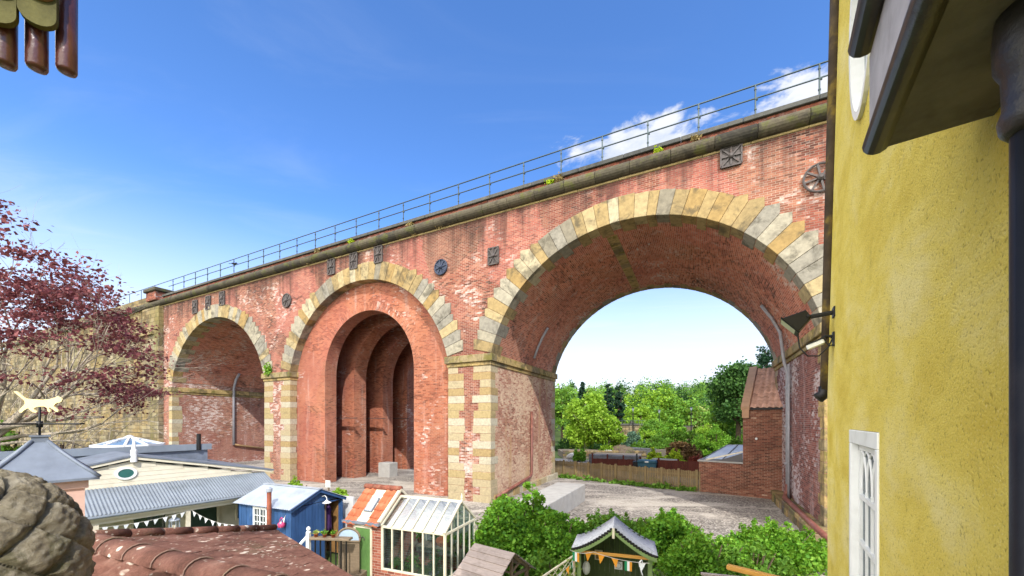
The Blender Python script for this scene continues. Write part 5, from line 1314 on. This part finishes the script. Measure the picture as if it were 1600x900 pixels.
def trellis():
    a, b = at(842, 905, 8.1), at(897, 868, 8.3); dx = Vector((b.x-a.x, b.y-a.y, 0)); L = dx.length; o, rz = frame((a.x,a.y), dx)
    za, zb = a.z, b.z
    t = thing('trellis', 'cream diamond trellis with climbing leaves left of the arbour', 'trellis', o, rz)
    mb = MB(); top = lambda x: za+(zb-za)*x/L
    mb.bar((0,0,za),(L,0,zb),.035,.03); mb.bar((L,0,0),(L,0,zb),.04,.04); mb.bar((0,0,0),(0,0,za),.04,.04); mb.bar((0,0,.3),(L,0,.3),.035,.03); mb.build('frame', CREAM, t)
    mb = MB()
    for i in range(-10, 12):
        for sg in (1, -1):
            pts = []
            for q in range(40):
                z = .3+q*.045; x = i*.15+sg*(z-.3)*.75
                if 0 < x < L and z < top(x): pts.append((x, .012*sg, z))
            if len(pts) > 1: mb.bar(pts[0], pts[-1], .018, .012)
    mb.build('lattice', CREAM, t)
    M = t.matrix_basis
    bunting('tricolour bunting draped over the cream trellis left of the arbour', [M @ Vector((.02,-.05,za-.05)), M @ Vector((L*.6,-.05,za+.12)), M @ Vector((L,-.06,zb+.02))], .05, 5, [(GRNFLAG,WHTFLAG,YELFLAG), GRNFLAG, WHTFLAG, YELFLAG], .14)
    cl_ = leaf_mesh('climbing_rose', [((L*.5,-.02,za-.1),(.35,.06,.25),70), ((L*.8,-.02,zb-.3),(.3,.06,.3),70)], L_PALE, None, .07, 3); cl_.location = o; cl_.rotation_euler = (0,0,rz); tag(cl_, 'pale flowering climber threaded through the cream trellis', 'climber')
trellis()
def rails():
    a, b = at(1138, 884, 6.6), at(1305, 893, 5.6); dx = Vector((b.x-a.x,b.y-a.y,0)); L = dx.length; o, rz = frame((a.x,a.y), dx); z0 = a.z
    t = thing('timber_rail', 'new yellow timber handrail across the bottom right in front of the bushes', 'rail', o, rz)
    MB().box(-.02, L, -.05, .06, z0-.06, z0+.02).build('handrail', TIMBER, t, bevel=.008)
    for x in (.68, 1.6): MB().box(x-.05,x+.05,-.03,.04,0,z0-.061).build('post', TIMBER, t, bevel=.008)
    p = at(1098, 896, 7.6); q = at(1165, 898, 7.4); dx = Vector((q.x-p.x,q.y-p.y,0)); o, rz = frame((p.x,p.y), dx)
    f = thing('garden_fence', 'silver grey board fence top showing at the bottom edge beside the timber handrail', 'fence', o, rz); L = dx.length+.3
    mb = MB()
    for i in range(8): mb.box(i*L/8, (i+1)*L/8-.006, 0, .022, 0, p.z-.03)
    mb.build('board', GREYWOOD, f); MB().box(-.03, L, -.03, .05, p.z-.03, p.z+.005).build('capping', GREYWOOD, f)
rails()

# ------------------------------------------------------------------ shrubs of the garden
def shrubs():
    B = lambda lb, px, py, tt, rx, ry, m, seed, n=24, per=300, leaf=.13, cat='shrub': make_bush('shrub', lb, cat, (lambda p: (p.x, p.y, hgt(p.x,p.y)-.03))(at(px,py,tt)), rx, ry, at(px,py,tt).z-hgt(*at(px,py,tt).to_2d()), m, seed, n, int(per*1.8), leaf*.74)
    B('big bright green shrub between the greenhouse and the concrete block', 796, 774, 11.6, 1.35, 1.1, L_BUSH, 31, 40, 330, .13)
    p = at(838,754,11.6); t = thing('sapling', 'tall sapling with upright leafy shoots rising in front of the concrete block', 'sapling', (p.x,p.y,0)); mb = MB(); cl = []; rg = random.Random(32)
    for dx, dy, h in ((-.12,0,p.z),(.22,.1,p.z-.45),(-.4,.1,p.z-.8),(.5,-.1,p.z-.85),(.05,-.2,p.z-.7)):
        mb.tube([(dx*.2,dy*.2,0),(dx*.7,dy*.7,h*.5),(dx,dy,h-.05)], [.03,.02,.006], 5)
        for j in range(9): z = h*(.45+.55*j/8); q = .26*(1-.5*j/8)+.05; cl.append(((dx*(.6+.4*j/8)+rg.uniform(-.12,.12),dy+rg.uniform(-.12,.12),z-.08),(q,q,.13),26))
    mb.build('stem', BARKD, t, True); leaf_mesh('foliage', cl, L_BUSH, t, .15, 32, .3, .1)
    B('leafy green shrub directly left of the arbour roof', 872, 794, 11.0, 1.25, .9, L_BUSH, 33, 28, 300, .12)
    B('broad green hedge shrub behind the arbour', 965, 796, 11.4, 1.75, 1.0, L_MID, 34, 34, 300, .12)
    B('bright green shrub behind the right post of the arbour', 1050, 794, 10.8, 1.35, 1.0, L_BUSH, 35, 34, 300, .12)
    B('low green bush at the right end of the hedge beside the timber rail', 1108, 824, 9.6, 1.25, .9, L_BUSH, 36, 30, 300, .11)
    B('dense shrub in front of the rubble footing beside the yellow house', 1216, 812, 10.2, 1.25, .9, L_BUSH, 37, 34, 280, .12)
    B('dark green shrub above the timber handrail', 1170, 842, 9.2, 1.1, .7, L_MID, 38, 26, 260, .11)
    B('small lime green shrub at the foot of the narrow arch, left of the notice', 466, 742, 15.6, .7, .5, L_LIME, 39, 16, 170, .13)
    B('lime green shrub behind the gable of the blue shed', 528, 757, 14.6, .62, .5, L_LIME, 40, 16, 190, .12)
    B('green shrub low between the playhouse and the arbour', 850, 856, 9.4, .7, .6, L_MID, 41, 22, 240, .11)
    B('yellow flowering plant on the tiled roof ridge beside the turret', 158, 796, 5.6, .22, .2, L_YEL, 42, 8, 60, .06, 'plant')
    B('fringe of green leaves behind the greenhouse gable', 760, 826, 12.2, .6, .5, L_BUSH, 43, 18, 200, .12)
    p = at(512, 756, 15.5); n = thing('notice_board', 'small white notice at the foot of the narrow arch', 'notice', (p.x,p.y,0), -.46)
    MB().box(-.14,.14,0,.02,p.z-.14,p.z+.14).build('board', WHITE, n); MB().box(-.03,.03,.021,.07,0,p.z+.1).build('post', WOOD, n)
    p = at(541, 782, 13.0); n = MB().box(-.35,.35,-.03,.03,0,p.z+.15).build('white_panel', simple('pale_panel', c(206,206,204), .8, .1, 4), None); n.location = (p.x,p.y,0); n.rotation_euler = (0,0,-.4); tag(n, 'pale panel standing between the blue shed and the brick end', 'panel')
shrubs()
# ------------------------------------------------------------------ beyond the big arch
def yard_fence():
    a = Vector((2.7, 25.95, 0)); b = Vector((10.0, 20.2, 0)); dx = b-a; L = dx.length; o, rz = frame((a.x,a.y), dx); z0 = YARD
    t = thing('picket_fence', 'weathered close picket fence along the far side of the gravel yard', 'fence', o, rz)
    mb = MB(); rg = random.Random(4); x = 0
    while x < L: 
        mb.box(x, x+.072, -.015+rg.uniform(-.004,.004), .006, z0+.04, z0+1.12+rg.uniform(-.03,.03)); x += .092
    mb.build('paling', FENCE, t)
    MB().box(0, L, .007, .05, z0+.25, z0+.33).box(0, L, .007, .05, z0+.85, z0+.93).build('rail', FENCE, t)
    for i in range(11):
        x = .1+i*(L-.2)/10; MB().box(x-.06, x+.06, -.08, -.016, z0-.1, z0+1.2).build('post', FENCE, t)
    cl = []
    for i in range(34):
        x = rg.uniform(.1, L); p = o+dx.normalized()*x+Vector((-.2,-.3,0))*rg.uniform(.2,1.4); cl.append(((p.x,p.y,z0+.1), (.3,.2,rg.uniform(.08,.28)), 60))
    tag(leaf_mesh('grass', cl, L_MID, None, .16, 8, .0, .1), kind='stuff')
    g = make_bush('fern', 'bright green fern like weed at the foot of the picket fence', 'weed', wp(*[4.1-6.6, 9.4], z0), .35, .3, .5, L_BUSH, 50, 8, 60, .12, stems=False)
yard_fence()
def far_house():
    # gabled brick house with a lower glazed wing, standing behind the right pier
    f0 = Vector((10.0,20.2,0)); dx = Vector((.78,-.62,0)).normalized(); o, rz = frame((f0.x,f0.y), dx); z0 = YARD-.2
    t = thing('brick_house', 'brown brick house with a pink pantile roof and low glazed wing behind the right pier', 'house', o, rz)
    MB().box(0, 2.02, 0, 4.2, z0, 2.32).build('wing_wall', BRH, t)
    MB().box(-.06, 2.03, -.06, 4.25, 2.322, 2.40).build('wing_coping', CONC, t)
    hw = 7.0; W2 = 3.0
    ze, zr = 5.13, 7.34; yr = 3.2
    w = MB(); x1 = 6.0
    w.box(2.025, x1, -.02, 6.4, z0, ze); w.prism([(-.02,ze),(6.4,ze),(yr,zr)], 2.03, 2.25, 'x'); w.build('wall', BRH, t)
    sl = Vector((0, -(yr+.15), -(zr-ze)-.05)); tile_sheet((2.32, yr, zr+.05), (1,0,0), sl, 15, 12, .25, sl.length/12, .035, .03, per=6).build('roof_tile', PINKTILE, t, True)
    sl2 = Vector((0, (yr+.15), -(zr-ze)-.05)); tile_sheet((2.32, yr, zr+.05), (1,0,0), sl2, 15, 12, .25, sl2.length/12, .035, .03, per=4).build('roof_tile', PINKTILE, t, True)
    v = MB()
    v.bar((2.14,-.2,ze-.02),(2.14,yr,zr+.12),.36,.2); v.bar((2.14,yr,zr+.12),(2.14,6.55,ze-.02),.36,.2); v.build('stone_verge', simple('verge_stone', c(196,160,130), .9, .15, 5, .3), t)
    MB().box(2.0,2.3,-.16,0.0,ze-.5,ze-.06).build('kneeler', simple('verge_stone_b', c(176,140,112), .9, .15, 5, .3), t)
    MB().box(2.35,x1,-.14,-.03,ze-.1,ze-.02).build('gutter', BLACK, t)
    # glazed roof of the wing
    g_ = MB(); A, B_, C_, D_ = (.1,.5,2.42), (2.0,.25,2.46), (2.0,2.6,3.15), (.95,2.6,3.1)
    g_.quad(A, B_, C_, D_); sky_ = g_.build('rooflight', simple('pale_glazing', c(196,206,216), .15, .08, 2, spec=.7), t, recalc=False)
    m = MB(); m.bar(A,B_,.05); m.bar(B_,C_,.05); m.bar(C_,D_,.05); m.bar(D_,A,.05); m.bar(((A[0]+B_[0])/2,.38,2.45),((C_[0]+D_[0])/2,2.6,3.14),.04); m.build('glazing_bar', GREYSHEET, sky_)
    MB().prism([(.9,2.402),(2.0,2.402),(2.0,2.86)], .02, .06, 'y').build('infill_panel', simple('dark_infill', c(92,90,92), .6, .1, 3), t)
    MB().bar((.35,.0,2.43),(2.02,.0,2.93),.06,.07).build('raking_trim', CREAM, t)
    MB().ball((2.6,-.08,3.6),(.06,.06,.06)).build('wall_light', WHITE, t)
far_house()
def terraces():
    # red fence, bin, stone terraces and rocks between the picket fence and the trees
    a, b = at(925,716,30), at(1092,721,24.5); dx = Vector((b.x-a.x,b.y-a.y,0)); L = dx.length; o, rz = frame((a.x,a.y), dx); mb2 = MB()
    t = thing('board_fence', 'dark red brown board fence behind the picket fence', 'fence', o, rz); mb = MB(); x = 0
    while x < L: 
        if not (L*.44 < x < L*.62): (mb if x < L*.5 else mb2).box(x, x+.11, 0, .025, .3, a.z+(b.z-a.z)*x/L+random.uniform(-.02,.02))
        x += .12
    mb.build('board', REDFENCE, t); mb2.build('board', REDFENCE, t)
    for i in range(7): MB().box(i*L/6-.05,i*L/6+.05,.03,.1,.3,1.9).build('post', REDFENCE, t)
    a = at(1048,722,26.2); t = thing('brick_wall', 'low brick wall end with pale coping behind the picket fence', 'wall', (a.x,a.y,0), -.6); MB().box(-1.2,.35,0,.3,.3,1.72).build('brickwork', BRH, t); MB().box(-1.25,.4,-.05,.35,1.722,1.80).build('coping', CONC, t)
    p = at(1012,728,26.6); t = thing('waste_bin', 'blue green wheeled waste bin behind the picket fence', 'bin', (p.x,p.y,0), -.5)
    MB().prism([(-.55,.5),(.55,.5),(.62,1.55),(-.62,1.55)], -.4,.4,'y').build('bin_body', BIN, t, bevel=.03); MB().prism([(-.66,1.555),(.66,1.555),(.6,1.72),(-.6,1.72)], -.46,.46,'y').build('lid', BIN, t, bevel=.03); MB().box(-.12,.12,-.49,-.461,1.58,1.68).build('label_plate', WHITE, t)
    for x in (-.4,.4): MB().lathe([(.1,-.04),(.1,.04)], 12, Matrix.Translation((x,.3,.5)) @ Matrix.Rotation(R(90),4,'Y')).build('wheel', BLACK, t)
    p = at(996,722,26.9); t = thing('waste_bin', 'black wheeled bin with its lid up beside the blue green one', 'bin', (p.x,p.y,0), -.2)
    MB().prism([(-.25,.5),(.25,.5),(.3,1.6),(-.3,1.6)], -.3,.3,'y').build('bin_body', BLACK, t, bevel=.03); MB().bar((0,.32,1.6),(0,.4,2.1),.56,.05).build('lid', BLACK, t)
    # stone terraces
    for (x0, y0, t0, x1, y1, t1, h, m, lb, nm) in ((920,712,33,1000,716,31.5,.75,SLATE,'dark slate terrace wall below the trees, nearest the bins','terrace_wall'), (880,706,38,1010,702,38,.4,RUB,'long pale stone terrace edge below the lime trees','terrace_wall'), (985,701,41,1022,703,39,.55,SLATE,'short dark terrace wall behind the rock heap','terrace_wall')):
        a, b = at(x0,y0,t0), at(x1,y1,t1); dx = Vector((b.x-a.x,b.y-a.y,0)); L = dx.length; o, rz = frame((a.x,a.y), dx); mb = MB(); rg = random.Random(8); z = a.z-h; 
        while z < a.z-.04:
            x = 0
            while x < L: l = rg.uniform(.3,.8); mb.box(x, min(L,x+l)-.015, rg.uniform(-.03,.02), .5, z, z+.16+rg.uniform(-.02,.02)); x += l
            z += .17
        q = mb.build(nm, m, None, bevel=.015); q.location = o; q.rotation_euler = (0,0,rz); tag(q, lb, 'wall')
        bk = MB().box(.01, L-.01, .1, 4.5, a.z-h-1.5, a.z-.06).build('paved_terrace', simple('terrace_paving', c(112,102,90), .9, .25, 3, .3), None); bk.location = o; bk.rotation_euler = (0,0,rz); tag(bk, kind='structure')
    for i, (px, py, tt, r, m, lb) in enumerate(((970,700,40,.75,RUB,'large tan boulder in the rock heap below the trees'), (979,702,39,.65,RUB,'flat topped boulder at the right of the rock heap'), (950,705,40,.42,CONC,'small white rounded stone left of the rock heap'), (975,706,38,.5,RUB,'pale yellow boulder at the front of the rock heap'), (896,711,37,.5,CONC,'white stone at the left end of the terrace beside the pier'))):
        p = at(px,py,tt); rg = random.Random(i); mb = MB(); mb.ball((0,0,0), (r*1.3,r,r*.75), 12, 8); mb.v = [tuple(q*(1+rg.uniform(-.12,.12)) for q in v) for v in mb.v]
        o = mb.build('boulder', m, None); o.location = p+Vector((0,0,-r*.3)); tag(o, lb, 'boulder')
    # old bridge parapet among the trees
    p = at(988,668,58); t = thing('bridge_parapet', 'short stone bridge parapet with grey railing among the far trees', 'bridge', (p.x,p.y,0), -.1)
    MB().box(-1.9,1.9,0,.6,0,p.z+.35).build('masonry', ABUT, t); MB().box(-2.0,2.0,-.1,.7,p.z+.352,p.z+.6).build('coping', COPE, t); MB().box(-.25,.25,-.15,.8,p.z+.6,p.z+.95).build('pedestal', COPE, t)
    mb = MB(); mb.bar((-2,.3,p.z+1.1),(2,.3,p.z+1.1),.07)
    for i in range(9): mb.bar((-2+i*.5,.3,p.z+.6),(-2+i*.5,.3,p.z+1.1),.05)
    mb.build('railing', RAIL, t)
    p = at(1072,664,62); t = thing('stone_wall', 'short stone wall at the roadside below the tall lamp post', 'wall', (p.x,p.y,0), 0.1); MB().box(-1.2,1.2,0,.4,0,p.z-.3).build('masonry', RUB, t); MB().box(-1.3,1.3,-.05,.45,p.z-.298,p.z-.15).build('coping', COPE, t)
    for px, yt, yb, tt, lb in ((1080,636,665,60,'tall black lamp post in front of the pale blossoming tree'), (1030,640,668,58,'lamp post with a round lantern against the lime trees left of centre'), (989,637,664,57,'slim lamp post above the stone bridge parapet')):
        a, b = at(px,yt,tt), at(px,yb,tt); t = thing('lamp_post', lb, 'lamp post', (a.x,a.y,0)); MB().tube([(0,0,0),(0,0,b.z),(0,0,a.z-.55)], [.11,.09,.055], 8).build('post', BLACK, t); MB().lathe([(.06,-.55),(.2,-.15),(.2,-.12)], 10, Matrix.Translation((0,0,a.z))).build('lantern', GALV, t); MB().lathe([(.22,-.12),(.1,0),(.03,.1)], 10, Matrix.Translation((0,0,a.z))).build('cap', BLACK, t)
terraces()
def far_trees():
    def T(px, ytop, tt, wpx, m, lb, seed, bark=BARKD, n=26, per=230, leaf=.3, base=.2, conic=.25, name='tree'):
        x = (px-800)/F*tt; h0 = hgt(x, tt); h = EYE+(HZ-ytop)/F*tt-h0; return make_tree(name, lb, 'tree', (x,tt,h0-.1), h, wpx/F*tt, m, bark, seed, n, per, leaf, base, conic)
    T(915,608,43,46,L_LIME,'big lime green tree with pale trunks right beside the stone pier',60,BIRCH,44,330,.28,.12,.25)
    T(952,640,41,28,L_LIME,'smaller bright green tree at the right foot of the big lime green tree',61,BIRCH,26,240,.24,.05,.35)
    T(878,602,62,26,L_MID,'mid green tree peeping between the stone pier and the big lime green tree',62,n=26)
    T(910,583,60,15,L_POP,'dark slim conifer rising alone behind the big lime green tree',63,n=90,per=80,leaf=.22,base=.05,conic=.85)
    T(951,587,60,11,L_POP,'taller of the pair of dark slim poplars',64,n=90,per=90,leaf=.22,base=.05,conic=.4)
    T(967,593,61,11,L_POP,'shorter of the pair of dark slim poplars',65,n=90,per=90,leaf=.22,base=.05,conic=.4)
    T(992,600,92,20,L_LIME,'pale lime tree directly right of the pair of poplars',66)
    T(1002,632,66,30,L_LIME,'round lime green tree behind the stone bridge parapet',67,n=34)
    T(1040,612,74,34,L_LIME,'wide bright lime tree in the middle of the view under the arch',68,n=40,per=260)
    T(1062,604,104,30,L_DARK,'dark rounded tree on the skyline in the middle of the arch',69)
    T(1100,603,112,28,L_MID,'mid green tree on the skyline left of the big dark tree',70)
    T(1028,604,108,22,L_MID,'green tree on the skyline just left of the dark rounded one',71)
    T(1086,628,70,26,L_PALE,'pale blossoming tree beside the tall lamp post',72,n=30,leaf=.24)
    T(1112,640,52,22,L_MID,'green tree under the left edge of the big dark tree',73)
    T(1152,558,38,46,L_DARK,'big dark green spreading tree behind the brick house',74,n=60,per=260,leaf=.26,base=.25,conic=.1)
    T(1128,600,42,24,L_MID,'mid green tree at the left side of the big dark tree',79,n=34,per=240,leaf=.26)
    T(1196,520,46,24,L_POP,'feathery blue green conifer above the brick house roof',75,n=70,per=90,leaf=.24,base=.2,conic=.55)
    T(1020,652,54,24,L_MID,'dark green rounded tree right of the stone bridge parapet',76,n=30)
    T(1130,640,48,20,L_PALE,'pale leaved tree low in front of the big dark tree',77,n=22,leaf=.22)
    T(1052,650,50,24,L_BUSH,'fresh green tree below the lamp post with the round lantern',78,n=28)
    S = lambda lb, px, yt, tt, wpx, m, seed, **k: make_bush('shrub', lb, 'shrub', ((px-800)/F*tt, tt, hgt((px-800)/F*tt,tt)-.05), wpx/F*tt, wpx/F*tt*.8, at(px,yt,tt).z-hgt((px-800)/F*tt,tt), m, seed, leaf=.15, **k)
    S('glaucous grey green shrub below the bridge parapet', 988,674,46,20,L_BLUE,80)
    S('large rounded green rhododendron left of the brick house', 1118,664,33,36,L_BUSH,81,n=34,per=300)
    S('vivid yellow green shrub in front of the dark shrubs', 1054,706,29,17,L_YEL,82)
    S('smaller yellow green shrub behind the waste bins', 1024,704,31,13,L_YEL,83)
    S('purple brown shrub behind the vivid yellow green ones', 1060,684,33,22,L_RUST,84,per=420)
    S('russet shrub between the yellow green shrub and the rhododendron', 1082,694,31,16,L_RUST,85)
    S('small red leaved shrub by the corner of the brick house', 1088,712,27,13,L_REDB,86)
    S('green shrub against the corner of the brick house', 1148,680,27,16,L_MID,87)
    S('dark green shrubs under the trees, right of the glaucous one', 1030,680,42,26,L_MID,88)
    S('lime shrub on the terrace beside the white stone', 905,702,35,9,L_BUSH,89)
    S('dark undergrowth shrub under the big lime green tree', 890,684,48,24,L_DARK,90)
    S('dark undergrowth shrub right of the pale trunks', 945,684,48,26,L_DARK,91)
    S('spreading bright shrub filling the bank below the lamp post with the round lantern', 1042,662,46,26,L_BUSH,101)
    S('mid green shrub on the bank behind the purple brown shrub', 1072,668,45,24,L_MID,102)
    S('lime shrub on the bank behind the rhododendron', 1100,654,50,24,L_LIME,103)
    S('dark shrub on the bank left of the bridge parapet', 966,676,50,18,L_DARK,104)
    S('light green shrub on the bank directly right of the bridge parapet', 1014,668,50,18,L_LIME,105)
    S('green shrub on the bank against the brick house, above the glazed wing', 1146,660,42,22,L_BUSH,106)
    S('small mid green shrub behind the rock heap', 1000,690,44,14,L_MID,107)
    rg = random.Random(77); cls = ([], [], [])
    for i in range(230):
        tt = rg.uniform(68,190); x = rg.uniform(-.12,1.0)*tt*1.15; h0 = hgt(x,tt); h = rg.uniform(7,12)*(.8+.3*tt/120); r = rg.uniform(2.4,5.0); L_ = cls[rg.choice((0,0,0,1,2,2))]
        L_.append(((x,tt,h0+h*.55),(r,r,h*.45),300))
        for j in range(7): a_ = rg.uniform(0,6.28); q = rg.uniform(.2,.75); L_.append(((x+r*q*math.cos(a_), tt+r*q*math.sin(a_), h0+h*(.95-.35*q)-r*.25), (r*.42,r*.42,r*.34), 60))
    for l_, m, s_ in zip(cls, (L_MID,L_LIME,L_DARK), (1,2,3)): tag(leaf_mesh('woodland', l_, m, None, .5, s_, .4, .75, .08), kind='stuff')
far_trees()

# ------------------------------------------------------------------ copper leaved tree and scrub at the left
def copper_tree():
    p = at(-18, 700, 15.0)
    t = thing('copper_tree', 'copper leaved tree with bare grey branches at the left in front of the stone abutment', 'tree', (p.x,p.y,0), 0)
    rg = random.Random(12); tips = []; mb = MB()
    mb.tube([(0,0,-.2),(.1,0,1.9),(.15,0,4.3)], [.3,.24,.2], 10)
    for (d, L, r, z) in (((.75,.05,.6),4.6,.12,2.4), ((.95,-.1,.32),4.8,.11,2.8), ((.5,.2,.8),4.2,.12,2.6), ((1,.2,.12),4.6,.09,2.4), ((-.2,.1,.8),3.6,.12,2.8), ((.85,-.35,.4),4.6,.10,2.6), ((.6,-.4,.2),3.8,.09,2.2), ((.15,-.4,.7),3.4,.1,2.7), ((.9,.3,.35),5.0,.1,2.7), ((1,.0,-.05),4.0,.07,2.2), ((.3,.1,.9),4.6,.1,3.0), ((-.5,-.2,.9),4.4,.1,3.0), ((.2,-.5,.6),4.4,.1,2.8), ((.55,.4,.5),4.6,.1,2.6)):
        branches(mb, (.1,0,z+1.3), d, L*.86, r, 3, rg, .62, .2, tips, 6, .05, (2,4))
    mb.build('branch', BARK, t, True)
    tips = [q for q in tips]; rg.shuffle(tips); cl = []
    for q in tips:
        px = 800+(q.x+p.x)/(q.y+p.y)*F; py = HZ-(q.z-EYE)/(q.y+p.y)*F
        if py > 690 and px < 130: continue
        if py < 312+.85*max(px,0): continue
        if px > min(240, 60+(py-310)*.9): continue
        if px < 150 and py > 530 and rg.random() < .8: continue
        r = rg.uniform(.3,.6); cl.append((tuple(q), (r*1.6,r*1.6,r*.5), int(95*rg.uniform(.4,1.5))))
    leaf_mesh('foliage', cl, L_PURP, t, .12, 3, .4, .15)
    return len(tips)
NT = copper_tree()
def left_scrub():
    B = lambda lb, px, py, tt, rx, ry, m, seed, **k: make_bush('shrub', lb, 'shrub', (at(px,py,tt).x, tt, 0), rx, ry, at(px,py,tt).z, m, seed, **k)
    B('green leafy shrub at the left edge behind the cat weathervane', -10, 640, 17, 1.5, 1.2, L_MID, 95, n=20, per=170, leaf=.16)
    B('sparse twiggy bush below the copper leaved tree', 90, 668, 19, 2.4, 1.5, L_RUST, 96, n=18, per=60, leaf=.14)
    p = at(95, 640, 20); t = thing('bare_shrub', 'tangle of bare grey twigs in front of the stone abutment', 'shrub', (p.x,p.y,0)); rg = random.Random(5); mb = MB()
    for i in range(15): branches(mb, (rg.uniform(-4.5,.4),rg.uniform(-.5,.5),0), (rg.uniform(-.3,.7),0,1), rg.uniform(3.0,4.3), .06, 3, rg, .6, .25, None, 4, .08, (2,3))
    mb.build('twig', BARK, t)
left_scrub()
